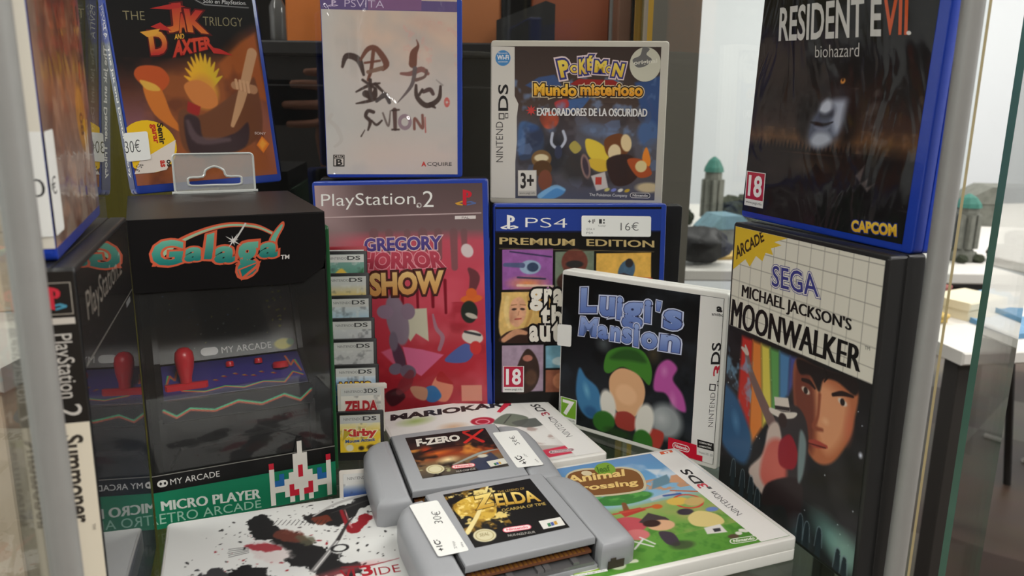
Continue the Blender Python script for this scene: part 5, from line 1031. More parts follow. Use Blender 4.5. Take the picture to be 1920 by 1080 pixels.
A.stroke([(73.8,97.3),(83.1,111.9),(89.6,123.0)], [3.2, 3, 2.4], (128, 126, 126), .6); A.stroke([(74.4,97.6),(89.4,121.9)], [.8, .7], (216, 214, 212), .5); A.stroke([(89.6,123.0),(96.3,137.4),(101.0,144.6)], [2.4, 1.6, 1], (60, 56, 56), .6); A.ring((89.3,114.1), 4.2, 3.4, 1.3, INK)
for k in range(12): c0 = (56.6,150.0); A.stroke([(c0[0] + 2.4 * k, c0[1] - .8 * k), (c0[0] + 2.4 * k + 3, c0[1] + 5 - .8 * k)], .35, INK, .4)
for k in range(5): c0 = (39.9,130.7); A.stroke([(c0[0] - 7, c0[1] - 2 * k + 1), (c0[0] + 3, c0[1] - 1.4 * k)], .45, INK, .4)
A.ell((87.1,91.8), 26, 5, (206, 90, 96), 10, 5, .6); A.stroke([(87.6,95.7),(100.9,92.7),(117.6,94.4)], [.6, 1.2, .4], RD, .5)
A.text('3', [(96.7,83.7),(102.7,83.7),(96.1,93.8)], (176, 30, 44), .03); A.text('IDE', [(103.0,82.6),(116.1,82.1),(103.1,89.5)], (160, 32, 42), .0); A.text('VI', [(86.1,84.4),(93.5,83.8),(86.2,93.1)], RD, .02)
A.build('cover_sheet', P_SOFT, t, 135)

# ================================================================== grey cartridges with edge connectors
CART = mat('cartridge_grey_plastic', (158, 160, 164), .42, vary=.03, scale=25)
CARTD = mat('cartridge_dark_gap', (52, 52, 54), .7)
GOLD = mat('gold_contact', (196, 140, 70), .3, .7, vary=.15)
PCB = mat('brown_circuit_board', (110, 66, 40), .55, vary=.15)
def big_cart(label, pose):
    t = thing('game_cartridge', label, 'game cartridge', pose[0], pose[1])
    m = MB(); T = 18
    # end grips with big rounded shoulders
    for sx in (-1, 1):
        pts = [(36.4, -17.5), (53, -17.5), (57, -15.5), (57.4, -8), (57.2, 30), (55.5, 42), (51, 50), (45, 54.2), (36.4, 55.4)]
        if sx < 0: pts = [(-p[0], p[1]) for p in pts][::-1]
        m.slab(pts, .7, T, 5.5, 1.2, 5)
    # middle: lid, back and floor slabs round an open connector mouth
    top = [(-35.7, -11.2), (35.7, -11.2), (35.7, 55.4), (28, 56.4), (0, 57), (-28, 56.4), (-35.7, 55.4)]
    m.slab(top, 0, 4.6, 1.1, .2, 3)
    m.slab([(-35.7, -15.5), (35.7, -15.5)] + top[2:], 14.2, T, .2, 1, 2)
    m.box(-35.7, 4.4, 2, 35.7, 14.4, 54.5)
    m.build('cartridge_shell', CART, t, True)
    g = MB()
    for sx in (-1, 1):
        g = MB(); g.box(sx * 36.05 - .5, 1.6, -11, sx * 36.05 + .5, 17.2, 54.6); g.build('seam', CARTD, t)
    p = MB(); p.box(-34, 8.2, -11, 34, 9.6, 1.9); cbd = p.build('circuit_board', PCB, t)
    c = MB()
    for k in range(25): c.box(-31.5 + k * 2.52, 7.95, -10.8, -30 + k * 2.52, 8.15, -4)
    c.build('contacts', GOLD, cbd)
    s = MB(); s.box(-34, 12.2, -15, 34, 14.1, -4)
    for x in (-14, 2, 6, 22): s.box(x, 10.6, -14.6, x + 3.4, 12.1, -9)
    s.build('shield_plate', mat('tin_plate', (130, 130, 132), .35, .6, vary=.1), t)
    lab = [(p[0], p[1]) for p in rrect(-29.5, -3.2, 29.5, 54.6, 4)]
    return t
def cart_label(t, art, W=54.6):
    o = art.build('front_label', P_SOFT, t, W, -.12); return o
def hole_notch(t):
    m = MB(); m.box(40.5, 12, -18.25, 50, 17.8, -17.9).box(42, 10.4, -18.25, 45, 12.2, -17.9); m.build('key_slot', mat('slot_dark', (60, 52, 40), .8), t)
# shifts the label frame (0..54) to the cartridge's own centre
def cpose(p, dx): return p
t = big_cart('grey cartridge with a black and gold sword label, frontmost', ((7.67,361.26,882.40),(-85.992,0.325,23.334))); hole_notch(t)
WL = 53.6
A = Art(.2, .2, 53.4, 52, (17, 16, 16), .35)
A.mottle(.1, 10, 3); A.b = (.2, .2, 53.4, 52)
gd = (206, 168, 66)
A.fill([(1.9,38.9),(10.0,44.5),(17.9,44.6),(24.4,36.6),(21.0,24.1),(12.0,20.4),(7.0,27.4),(2.2,29.1)], gd, .5, 1, True); A.noise((150, 112, 36), 4, .48, .7, .9, 4, box=(0, 12, 26, 52)); A.noise((240, 214, 130), 3, .56, .7, .9, 6, box=(2, 16, 30, 50))
A.fill([(2.4,51.7),(2.7,41.4),(5.6,27.9),(11.3,18.6),(19.1,23.2),(23.8,31.3),(15.1,28.8),(9.7,35.1),(6.5,45.1)], (176, 136, 46), .5, .0)
A.stroke([(28.9,55.7),(21.6,43.3),(11.8,27.3),(0.7,13.3)], [1.4, 1.8, 2.4, 2.8], (232, 214, 150), .4); A.stroke([(18.0,49.2),(22.7,48.8),(23.5,45.0),(28.5,46.2)], [1.6, 2.4, 2.4, 1.6], (226, 206, 130), .4); A.ell((29.4,56.2), 1.2, 1.2, (206, 170, 70), 0, .4)
A.text('Z', [(12.4,31.4),(24.2,32.2),(15.0,44.5)], (196, 152, 54), .05, [((60, 40, 14), .03)], (240, 216, 130))
A.text('ELDA', [(24.6,31.5),(49.6,27.9),(27.5,43.6),(49.9,39.4)], (186, 142, 48), .03, [((50, 34, 14), .03)], (240, 214, 128))
A.text('THE LEGEND OF', [(29.9,43.4),(45.8,42.0),(30.2,45.6)], (176, 146, 76), 0); A.text('OCARINA OF TIME', [(25.2,25.3),(50.6,23.6),(25.6,27.9)], (206, 176, 96), 0)
cs = (8.6,8.5); A.ell(cs, 6, 5.6, (214, 206, 170), 0, .5); A.ring(cs, 4.6, 4.3, .5, (170, 156, 110)); A.text('SEAL', [(5.8,8.0),(11.0,7.7),(6.5,10.7)], (150, 136, 90), 0)
pill(A, [(18.4,7.0),(34.0,5.5),(19.2,11.2)], 'Nintendo', (226, 92, 112), (240, 226, 226)); A.text('NUS-NZLP-EUR', [(19.5,3.2),(34.1,1.5),(19.9,5.0)], (190, 186, 180), 0)
A.vrect([(39.4,3.1),(52.0,2.8),(40.0,10.6)], (226, 224, 218)); A.fill([(0, 0)] * 3, (0, 0, 0))
for k, c in enumerate(((60, 120, 80), (70, 90, 160), (196, 150, 60))): q = [(42.4,3.6),(49.0,4.3),(43.0,7.5)]; A.vrect(sub(q, .05 + .3 * k, .1, .32 + .3 * k, .9), c)
ol = cart_label(t, A, WL)
price(t, WL, [(-19.2,-0.8),(-3.2,-1.0),(-20.5,47.8)], [('30€', (.86, .62, .84, .86, .5, .62), (70, 70, 70), -.01)] and [('30€', (.74, .66, .74, .92, .42, .66), (70, 70, 70), -.01), ('+1C', (.8, .1, .8, .32, .45, .1), (40, 40, 40), .02), ('Zelda', (.94, .04, .94, .2, .84, .04), (120, 120, 120), 0)], -.25) if False else None
LX = [(-20.5,47.8),(-19.2,-0.8),(-9.1,49.4),(-3.2,-1.0)]
price(t, WL, [LX[1], LX[3], LX[0]], [('30€', (.38, .62, .38, .92, .8, .62)[0:6], (70, 70, 70), -.01)] if False else [], -.25, 'price_sticker', extra=lambda A, q: (A.text('30€', [(-12.6,26.5),(-11.1,38.0),(-8.0,25.4)], (60, 60, 60), -.008), A.text('+1C:', [(-17.9,3.3),(-17.7,13.0),(-14.7,3.0)], (40, 40, 40), .03), A.text('Zelda', [(-9.8,2.7),(-8.8,8.9),(-8.4,2.6)], (120, 120, 120), 0), A.text('N64', [(-5.9,2.7),(-5.3,6.7),(-4.7,2.7)], (120, 120, 120), 0)))

t = big_cart('grey cartridge with a racing label and a price sticker, behind the gold labelled one', ((-25.83,433.45,882.40),(-84.770,0.703,20.159))); hole_notch(t)
WL = 54.6
A = Art(.2, .2, 54.4, 50.4, (28, 24, 24), .35)
A.vgrad([(0, (70, 66, 60)), (14, (120, 96, 66)), (24, (150, 62, 30)), (34, (60, 36, 30)), (51, (26, 22, 24))]); A.b = (.2, .2, 54.4, 50.4)
A.noise((226, 150, 60), 12, .48, .7, .9, 3, box=(0, 8, 48, 34)); A.noise((20, 18, 18), 9, .52, .66, .9, 5); A.ell((20.2,17.3), 9, 5, (250, 226, 170), 10, 5); A.ell((10.0,31.4), 5, 7, (186, 60, 30), 0, 5); A.ell((15.7,26.4), 14, 3.4, (226, 112, 40), 8, 3, .8)
A.stroke([(6.0,29.0),(20.9,33.3),(34.6,31.8)], [1.5, 3, 1], (46, 22, 18), .6); A.stroke([(21.7,10.4),(41.6,19.6),(54.7,21.6)], [1, 2.4, .6], (150, 156, 150), .6); A.fill([(32.4,12.0),(48.5,19.1),(52.6,4.7),(35.2,-1.5)], (52, 60, 84), .8, .9); A.ell((42.2,16.0), 4, 2.4, (206, 200, 180), 0, .8)
A.noise((186, 190, 140), 5, .6, .72, .7, 9, box=(0, 0, 20, 10))
A.text('F-ZERO', [(5.2,37.5),(34.2,38.3),(6.3,47.1),(35.0,46.1)], (222, 216, 206), .05, [((20, 18, 18), .05)])
A.stroke([(39.0,47.3),(47.6,33.4)], [2.4, 3], (196, 40, 36), .5); A.stroke([(36.2,34.9),(51.9,48.5)], [2.4, 2], (206, 46, 40), .5); A.stroke([(38.7,48.9),(43.2,49.2)], [1.4, 1], (206, 46, 40), .4)
cs = (9.9,8.5); A.ell(cs, 5.6, 5, (214, 206, 170), 0, .5); A.ring(cs, 4.2, 3.8, .5, (170, 156, 110))
pill(A, [(19.8,5.8),(34.4,5.0),(20.3,10.1)], 'Nintendo', (226, 84, 100), (236, 216, 210)); A.text('NUS-CFZP-EUR', [(21.3,1.6),(33.4,1.5),(21.5,3.4)], (200, 196, 190), 0)
A.vrect([(43.1,2.1),(54.9,3.4),(42.4,8.7)], (214, 212, 200))
for k, c in enumerate(((60, 120, 80), (70, 90, 160), (196, 150, 60))): q = [(46.0,2.6),(51.2,3.7),(45.7,5.9)]; A.vrect(sub(q, .05 + .3 * k, .1, .32 + .3 * k, .9), c)
cart_label(t, A, WL)
LX = [(57.1,42.6),(58.5,-3.3),(73.8,42.0),(75.7,-4.1)]
price(t, WL, [LX[1], LX[3], LX[0]], [], -.25, 'price_sticker', extra=lambda A, q: (A.text('26€', [(66.6,22.7),(65.9,34.4),(70.3,23.8)], (60, 60, 60), -.008), A.text('+1C:', [(62.7,-1.3),(60.8,9.1),(67.0,0.8)], (40, 40, 40), .03), A.text('F-Zero', [(67.9,7.2),(67.3,11.4),(69.4,7.5)], (120, 120, 120), 0), A.text('N64', [(72.8,-0.7),(72.2,3.4),(74.0,-0.4)], (120, 120, 120), 0)))

# ================================================================== cascade of small cartridges
CBLK = mat('small_cartridge_black', (30, 29, 30), .45, vary=.1); CWHT = mat('small_cartridge_pale', (214, 208, 198), .4, vary=.04)
DSOUT = [(-16.5, 0), (16.5, 0), (16.5, 35), (16.4, 35), (-14.5, 35), (-14.5, 33.4), (-16.5, 33.4)]
CUT = []
def small_cart(label, tr, lean, yaw, bgs, word, wc, shell, foil=False, head='NINTENDO DS', tab=False):
    u = Vector((math.cos(R_(yaw)), math.sin(R_(yaw)), 0)); l = R_(-lean)
    up = Matrix.Rotation(R_(yaw), 3, 'Z') @ Matrix.Rotation(R_(lean), 3, 'X') @ Vector((0, 0, 1))
    o = Vector(tr) - u * 16.5 - up * 35
    t = thing('game_cartridge', label, 'game cartridge', (o.x, o.y, o.z + 1098.4), (lean, 0, yaw), 'small cartridges in the cascade')
    m = MB(); out = rrect(-16.5, 0, 16.5, 35, 1.2, 3)
    if tab: out = [(-16.5, 0), (16.5, 0), (16.5, 31), (18.3, 31), (18.3, 34), (17, 35), (-16.5, 35)]
    m.slab(out, 0, 3.6, .5, .4, 2)
    m.build('cartridge_shell', shell, t, True)
    A = Art(2.4, 6, 30.6, 32.4, bgs[-1][1], .5); A.vgrad([(6 + 20 * a, c) for a, c in bgs])
    A.noise((60, 60, 64), 5, .62, .75, .35, 900 + int(tr[2])); A.noise((226, 226, 222), 4, .6, .72, .4, 700 + int(tr[2]))
    A.vpoly([(2.5, 26.5), (30.5, 26.5), (30.5, 32.3), (2.5, 32.3)], (206, 206, 202)); A.text(head.split()[0], [(5, 28.6), (18, 28.6), (5, 30.4)], (110, 110, 110), 0); A.text(head.split()[1], [(18.4, 28.2), (28, 28.2), (18.4, 31.3)], (70, 70, 70), .02)
    if word: A.text(word, [(5, 15.5), (28, 15.5), (5, 22.5)], wc[0], .05, [(wc[1], .08)])
    return t, A
ctr = [(-108.8, 575.0, -107.25), (-106.3, 567.6, -122.4), (-103.4, 560.2, -137.6), (-100.6, 552.8, -152.7), (-98.1, 545.4, -166.3), (-95.8, 538.0, -183.4), (-91.0, 530.6, -195.3), (-90.7, 523.2, -213.2)]
SIL = [(0, (176, 178, 180)), (.5, (196, 198, 200)), (1, (206, 208, 208))]
FOIL = printed('foil_label', .35, .6, .15, .6, 200.0, metal=.15)
specs = [('small black cartridge with a green label, topmost of the cascade', [(0, (60, 110, 70)), (.6, (96, 150, 130)), (1, (120, 160, 150))], '', None, CBLK, P_SOFT, 'NINTENDO DS'),
         ('small black cartridge with a cream and silver label, second from the top', [(0, (206, 196, 160)), (.6, (226, 200, 120)), (1, (206, 206, 200))], '', None, CBLK, FOIL, 'NINTENDO DS'),
         ('small black cartridge with a pale blue foil label, third from the top', [(0, (150, 190, 214)), (.6, (176, 206, 222)), (1, (206, 212, 214))], '', None, CBLK, FOIL, 'NINTENDO DS'),
         ('small black cartridge with a grey silver label, fourth from the top', SIL, '', None, CBLK, FOIL, 'NINTENDO DS'),
         ('small black cartridge with silver foil and a red lower edge, fifth from the top', [(0, (176, 40, 36)), (.35, (150, 60, 50)), (.45, (196, 196, 196)), (1, (206, 206, 204))], '', None, CBLK, FOIL, 'NINTENDO DS'),
         ('small black cartridge with a blue label and yellow word, sixth from the top', [(0, (40, 90, 170)), (.6, (80, 146, 206)), (1, (206, 214, 220))], 'MARIO', ((236, 196, 60), (90, 50, 30)), CBLK, P_SOFT, 'NINTENDO DS'),
         ('small pale cartridge with a cream label and red word, second from the bottom', [(0, (216, 206, 190)), (1, (232, 228, 218))], 'ZELDA', ((176, 44, 50), (226, 200, 190)), CWHT, P_SOFT, 'NINTENDO 3DS'),
         ('small black cartridge with a yellow label, lowest of the cascade', [(0, (240, 200, 50)), (.6, (242, 206, 70)), (1, (236, 226, 180))], 'Kirby', ((206, 60, 60), (250, 236, 190)), CBLK, P_SOFT, 'NINTENDO DS')]
for k, (lab, bgs, word, wc, sh, pm, hd) in enumerate(specs):
    t, A = small_cart(lab, ctr[k], -12, 8, bgs, word, wc, sh, head=hd, tab=(k == 6))
    if k == 0: A.fill([(6, 12), (14, 22), (20, 12)], (226, 190, 80), 1, 1, True); A.fill([(18, 8), (30, 12), (30, 22)], (52, 104, 60), 2)
    if k == 7:
        A.vpoly([(4, 14), (10, 20), (5, 22)], (196, 170, 60)); A.text('Mouse Attack', [(6, 12.6), (27, 13.4), (6, 15)], (70, 96, 150), .03); A.ell((9, 9), 2.6, 2.4, (236, 230, 200), 0, .5); A.ell((24, 9), 4, 2.4, (90, 70, 40), 0, 1); A.ell((17, 8.6), 2.6, 2, (60, 50, 40), 0, 1)
    if k == 6: A.text('ZELDA', [(5, 15.5), (28, 15.5), (5, 23)], (176, 44, 50), .03)
    A.build('front_label', pm, t, 33, -.1)
t, A = small_cart('small pale cartridge with a blue label, low down beside the green panel of the box', (-73.5, 452, -221.5), -30, 12, [(0, (34, 60, 120)), (.7, (50, 84, 150)), (1, (206, 206, 200))], '', None, CWHT); A.text('HERO', [(12, 12), (28, 12.5), (12, 17)], (206, 176, 80), .03); A.ell((8, 10), 3, 2, (206, 206, 206), 0, .6)
A.build('front_label', P_SOFT, t, 33, -.1)
t, A = small_cart('small red cartridge peeping out behind the top of the cascade', (-109.5, 579.2, -104.6), -12, 8, SIL, '', None, mat('small_cartridge_red', (150, 30, 44), .45))
A.build('front_label', P_SOFT, t, 33, -.1)

# ================================================================== boxed mini arcade machine
GP = ((-160.86,442.21,850.00),(-0.202,0.000,25.416)); GW, GH, GD = 107.0, 185.0, 128.0
CARD = mat('black_card', (22, 21, 21), .42, vary=.25, scale=30, bump=.05)
t = thing('arcade_toy_box', 'black window box of a mini arcade machine with a green lower panel, at left', 'toy box', GP[0], GP[1])
w = GW / 2
m = MB(); m.box(-w, .6, 0, w, GD, 1).box(-w, .6, GH - 1, w, GD, GH).box(-w, GD - 1, 1, w, GD, GH - 1).box(-w, .6, 1, -w + .8, 60, GH - 1).box(w - .8, .6, 1, w, GD - 1, GH - 1).box(-w, 60, 1, -w + .8, GD - 1, GH - 1)
m.build('carton', CARD, t)
hd = [(0.8,185.7),(106.8,184.3),(107.8,161.2),(104.8,151.5),(92.3,143.3),(83.5,142.7),(-1.1,144.3)]
hd = [(min(max(p[0], 0), GW) - w, min(p[1], GH)) for p in hd]
A = Art(0, 140, GW, GH, (20, 19, 20), .5)
hp = [(p[0] + w, p[1]) for p in hd]
A.ov = []
HB = (20, 19, 20)
A.vpoly(hp, HB)
OR = (232, 106, 74); TL = (120, 196, 170); TD = (30, 128, 124)
arc = Art.curve([(10.4,158.7),(14.1,165.1),(24.0,172.9),(38.4,178.7),(52.8,181.3),(67.3,179.6),(76.6,174.7)], False, 6); arc2 = Art.curve([(76.5,172.2),(66.6,177.1),(52.6,178.5),(38.7,175.9),(25.5,170.3),(16.1,163.1),(12.5,158.6)], False, 6)
A.vpoly(arc + arc2, OR); 
a3 = Art.curve([(12.1,159.8),(15.2,165.3),(25.1,171.9),(38.9,177.7),(52.7,180.3),(67.2,178.6),(76.0,174.4)], False, 6); a4 = Art.curve([(75.9,173.1),(67.2,177.4),(52.6,179.1),(39.3,176.5),(26.1,170.6),(16.7,163.7)], False, 6)
A.vpoly(a3 + a4, (170, 206, 170))
A.vpoly([(74.3,171.0),(81.8,180.1),(83.1,177.5),(78.7,168.9),(79.5,160.5),(75.7,158.9),(73.5,163.5)], OR, True)
A.vpoly([(75.2,170.7),(81.0,178.2),(81.9,177.2),(77.5,168.9),(78.3,161.9),(76.1,160.4),(74.8,164.0)], TL, True)
for ch, q in zip('Gala', ([(9.5,158.2),(26.3,159.0),(12.5,173.9),(28.1,172.6)], [(26.9,159.9),(37.0,160.4),(28.7,168.3),(38.2,168.3)], [(37.6,161.0),(42.2,160.6),(40.3,174.9),(44.4,175.9)], [(42.6,158.1),(54.1,157.9),(44.4,167.9),(55.4,167.8)])):
    A.text(ch, q, TD, .045, [(OR, .06)], TL)
A.text('g', [(55.2,147.7),(66.2,150.6),(55.5,169.1),(67.9,169.5)], TD, .045, [(OR, .06)], TL); A.text('a', [(67.3,159.5),(78.2,159.3),(69.0,168.2),(79.3,168.8)], TD, .045, [(OR, .06)], TL)
A.vpoly([(55.6,153.7),(69.0,158.1),(67.0,154.4),(57.0,146.9)], OR); A.vpoly([(56.8,153.3),(66.5,156.7),(65.2,154.9),(57.7,149.1)], TD)
c0 = (54.1,170.7)
for k in range(8): a = R_(45 * k + 10); L = 5 if k % 2 else 3; A.vpoly([(c0[0] - .5 * math.sin(a), c0[1] + .5 * math.cos(a)), (c0[0] + L * math.cos(a), c0[1] + L * math.sin(a)), (c0[0] + .5 * math.sin(a), c0[1] - .5 * math.cos(a))], WH)
A.vpoly([(55.0,171.3),(61.2,180.8),(62.0,180.2),(55.3,170.3)], (226, 226, 220))
A.text('TM', [(79.9,157.9),(84.9,157.9),(80.1,160.5)], WH, .02)
A.X = A.X[:2, :2] * 0 + hp[2][0]; A.Y = A.Y[:2, :2] * 0 + hp[2][1]; A.c = A.c[:2, :2]; A.nx = A.ny = 2
hdr = MB(); hdr.slab(hd[::-1], -.1, .9, .2, .1, 1); ho = hdr.build('header_panel', CARD, t)
A.build('header_print', P_SOFT, ho, GW, -.2)
# lower panel
A = Art(0, 0, GW, 40, (20, 110, 78), .6); A.vgrad([(0, (20, 118, 84)), (20, (28, 132, 96)), (40, (24, 124, 88))])
zs = (-2.1,25.1)[1]; zs2 = (-1.0,37.4)[1]
A.vpoly([(0, 23.5), (GW, 23.5), (GW, 34.2), (0, 34.2)], (20, 19, 20)); A.vpoly([(0, 33.8), (GW, 33.8), (GW, 34.3), (0, 34.3)], (150, 146, 140))
A.text('MY ARCADE', [(9.5, 27), (37, 27), (9.5, 30.8)], (232, 230, 226), .0)
pill(A, [(2.4, 26.6), (8.2, 26.6), (2.4, 31)], '..', (232, 230, 226), (232, 230, 226)); A.vpoly([(3.6, 28.3), (5, 28.3), (5, 29.3), (3.6, 29.3)], (20, 19, 20)); A.vpoly([(4, 27.8), (4.6, 27.8), (4.6, 29.8), (4, 29.8)], (20, 19, 20)); A.vpoly([(6, 28), (7.2, 28), (7.2, 29.6), (6, 29.6)], (20, 19, 20))
A.text('MICRO PLAYER', [(3.7,11.4),(59.5,7.6),(3.6,17.7),(59.6,14.1)], (226, 232, 226), 0, fat=.006); A.text('RETRO ARCADE', [(-3.4,3.3),(59.8,1.3),(-3.3,10.2),(59.7,6.5)], (160, 206, 186), .0)
# pixel rocket, generic
px = ["......W......", "......W......", ".....WWW.....", "R....WWW....R", "W....WRW....W", "W.B.WWRWW.B.W", "WBBWWWWWWWBBW", "WWWWRWWWRWWWW", "W..WRRWRRW..W", "W...W.W.W...W"]
q0 = [(65.7,3.3),(103.9,4.0),(68.0,44.7)]
cm = {'W': (240, 236, 228), 'R': (212, 40, 62), 'B': (44, 110, 180)}
H0 = [(65.7,3.3),(103.9,4.0)]; TW = H0[1][0] - H0[0][0]; x0 = H0[0][0]; pw = TW / 13; ph = 4.05
for r_, row in enumerate(px):
    for c_, ch in enumerate(row):
        if ch != '.': A.vpoly([(x0 + c_ * pw, 1 + (9 - r_) * ph), (x0 + (c_ + 1.02) * pw, 1 + (9 - r_) * ph), (x0 + (c_ + 1.02) * pw, 1 + (10.02 - r_) * ph), (x0 + c_ * pw, 1 + (10.02 - r_) * ph)], cm[ch])
A.b = (0, 0, GW, 60)
MB().box(-w, -.05, 0, w, .55, 34.3).prism([(x0 - w + 5.2 * pw, 34), (x0 - w + 8 * pw, 34), (x0 - w + 7.2 * pw, 43.5), (x0 - w + 6 * pw, 43.5)], -.05, .5, 'y').build('lower_panel', CARD, t)
A.Y = np.minimum(A.Y, 34.3); A.build('lower_panel_print', P_SOFT, D.objects.get('lower_panel'), GW, -.2)
MB().box(-w + .3, 1.2, 34, w - .3, 1.5, 150).build('clear_window', glass('clear_window_film', (.97, .975, .97), .035, .03, .014), t)
# hang tab of clear plastic at the top, standing in front of the tilted case
tab = MB(); o1 = rrect(-27, 0, 27, 27.5, 2.5, 4); hole = Art.curve([(-18, 8), (-17, 11), (-8, 11.6), (-6, 16), (0, 18.6), (6, 16), (8, 11.6), (17, 11), (18, 8), (16, 5.4), (0, 5.4), (-16, 5.4)], True, 3)
from mathutils.geometry import tessellate_polygon
vs = [Vector((p[0], p[1], 0)) for p in o1]; hs = [Vector((p[0], p[1], 0)) for p in hole[::-1]]
tri = tessellate_polygon([vs, hs]); pts = [(v.x, 0, v.y) for v in vs + hs]; n = len(pts)
tab.add(pts + [(p[0], .7, p[2]) for p in pts], [tuple(x) for x in tri] + [tuple(n + q for q in x[::-1]) for x in tri] + [(i, (i + 1) % len(vs), n + (i + 1) % len(vs), n + i) for i in range(len(vs))] + [(len(vs) + i, len(vs) + (i + 1) % len(hs), n + len(vs) + (i + 1) % len(hs), n + len(vs) + i) for i in range(len(hs))])
ta = math.atan2(-229.8 * 0 + 30.9, 47.5)
TABM = glass('hang_tab_plastic', (.86, .88, .86), .08, .12, .28)
yaw_t = math.degrees(math.atan2(583.4 - 552.5, 236.4 - 188.9)) - GP[1][2]
tl_ = Matrix.Rotation(R_(-GP[1][2]), 3, 'Z') @ Vector((-212.6 - GP[0][0], 560 - GP[0][1], 0))
to = tab.build('hang_tab', TABM, t, False, (tl_.x, tl_.y, GH + .2), (-3, 0, yaw_t - 6))
rim = MB()
for ring_, r_ in ((o1, .8), (hole, .9)):
    rim.tube([(p[0], .3, p[1]) for p in ring_] + [(ring_[0][0], .3, ring_[0][1])], r_, 6)
rim.build('tab_rim', mat('pale_plastic_rim', (196, 198, 194), .3, coat=.4), to)
MB().box(-29, -.5, -.2, 29, 3, 1.6, 0, .4).build('tab_fold', mat('pale_plastic_rim', (196, 198, 194), .3), to)

# the machine inside the box: a thing of its own
ar = thing('mini_arcade_machine', 'little black arcade machine with a red joystick, inside the window box', 'toy arcade machine', (GP[0][0], GP[0][1], GP[0][2] + 1.2), GP[1])
BODY = mat('arcade_black_plastic', (26, 26, 28), .3, coat=.3, vary=.1)
side = [(26, 22), (24, 58), (20, 62), (22, 72), (58, 83), (84, 142), (66, 150), (66, 178), (122, 178), (122, 0), (40, 0), (40, 22)]
b = MB(); b.prism(side, -47, -43.5, 'x'); b.prism(side, 43.5, 47, 'x')
b.box(-43.5, 30, 4, 43.5, 121, 60); b.box(-43.5, 66, 60, 43.5, 121, 80); b.box(-43.5, 96, 80, 43.5, 121, 177)
b.prism([(-43, 24), (43, 24), (40, 40), (-36, 36)], 24, 30.5, 'y')
b.build('arcade_body', BODY, ar, False)
mq = MB(); mq.box(-43.4, 68, 152, 43.4, 95.8, 176, 0, 1).build('marquee', mat('arcade_marquee', (30, 60, 60), .4, vary=.3), ar)
DK = Art(0, 0, 96, 50, (44, 40, 92), .5); DK.vgrad([(0, (50, 46, 80)), (12, (86, 74, 160)), (36, (78, 70, 150)), (50, (64, 56, 120))])
for s_, cc_ in ((0, (90, 230, 130)), (1, (236, 110, 80))):
    DK.stroke([(2, 14 - s_ * 1.2), (8, 20 - s_), (12, 10 - s_), (26, 5 - s_), (40, 9 - s_), (52, 4 - s_), (66, 9 - s_), (80, 4 - s_), (88, 18 - s_), (94, 12 - s_)], 1.3, cc_, .5, 1, False)
    DK.stroke([(2, 18), (4 + s_, 34), (8, 26), (10, 40)], 1.4, cc_, .5, 1, False); DK.stroke([(94, 18), (92 - s_, 36), (88, 28), (86, 44)], 1.4, cc_, .5, 1, False)
for c in ((34, 20), (40, 24), (54, 22), (60, 20), (66, 24), (48, 26), (74, 20)): DK.ell(c, 2, 1.2, (206, 150, 60), 0, .7); DK.ell((c[0] + 1, c[1] - 1.5), 1.4, .8, (170, 60, 90), 0, .6)
# deck slopes from the front lip up to the foot of the screen
dl = math.hypot(36, 10); dang = math.degrees(math.atan2(36, 10))
dk = MB(); dk.slab([(-43.3, 0), (43.3, 0), (43.3, dl), (-43.3, dl)], 0, 3, .3, .3, 1)
deck = dk.build('control_deck', mat('deck_purple', (44, 40, 92), .4), ar, False, (0, 23.5, 70.5), (-dang, 0, 0))
DK.X = DK.X * 86 / 96; DK.Y = DK.Y * dl / 50; DK.b = (0, 0, 86, dl)
DK.build('deck_print', P_SOFT, deck, 86, -.1)
LP = Art(0, 0, 90, 12, (24, 23, 30), .6); 
for s_, cc_ in ((0, (90, 230, 170)), (1, (236, 110, 80))): LP.stroke([(1, 8 - s_), (8, 3 - s_), (16, 7 - s_), (30, 4 - s_), (44, 8 - s_), (58, 4 - s_), (72, 8 - s_), (82, 3 - s_), (89, 9 - s_)], 1.1, cc_, .5, 1, False)
LP.build('lip_print', P_SOFT, ar, 90, 0, (0, 19.6, 57.5))
MB().box(-45, 19.9, 56, 45, 23.2, 70.4, 0, .8).build('front_lip', BODY, ar)
# screen panel
sl = math.hypot(30, 58); sang = math.degrees(math.atan2(30, 58))
SCN = Art(0, 0, 87, sl, (62, 61, 58), .6); SCN.dots(60, (2, 2, 85, 64), .15, .4, [(150, 150, 146), (96, 110, 140), (150, 140, 80)], 4)
SCN.text('MY ARCADE', [(38, 3), (70, 3), (38, 7.4)], (235, 232, 228), .0); pill(SCN, [(25, 2.6), (36, 2.6), (25, 8)], '..', (232, 230, 226), (232, 230, 226))
for (x_, y_) in ((74, 50), (78, 40), (73, 34), (79, 27), (76, 20)):
    for k in range(5): SCN.ell((x_ + 3 * math.sin(k * 2 + x_), y_ + 2.4 * math.cos(k * 3)), 1.3, .8, (170, 166, 66), k * 40, .7)
SCN.ell((78, 5), 7, 4.4, (206, 196, 60), 0, 1.2); SCN.ell((83, 6), 3, 3, (60, 110, 60), 0, 1.2)
sc = MB(); sc.slab([(-43.3, 0), (43.3, 0), (43.3, sl), (-43.3, sl)], 0, 2, .3, .3, 1); so = sc.build('screen_panel', BODY, ar, False, (0, 60.5, 81.5), (-sang, 0, 0))
SCN.build('screen_print', P_SOFT, so, 87, -.1)
RED = mat('red_button_plastic', (232, 44, 56), .35, coat=.3, vary=.05)
js = MB(); js.box(-12.5, -3.5, 0, 12.5, 3.5, 5.6, 0, 1.2); jo = js.build('joystick', RED, ar, True, (-29.5, 34, 70.4), (-10, 0, 0))
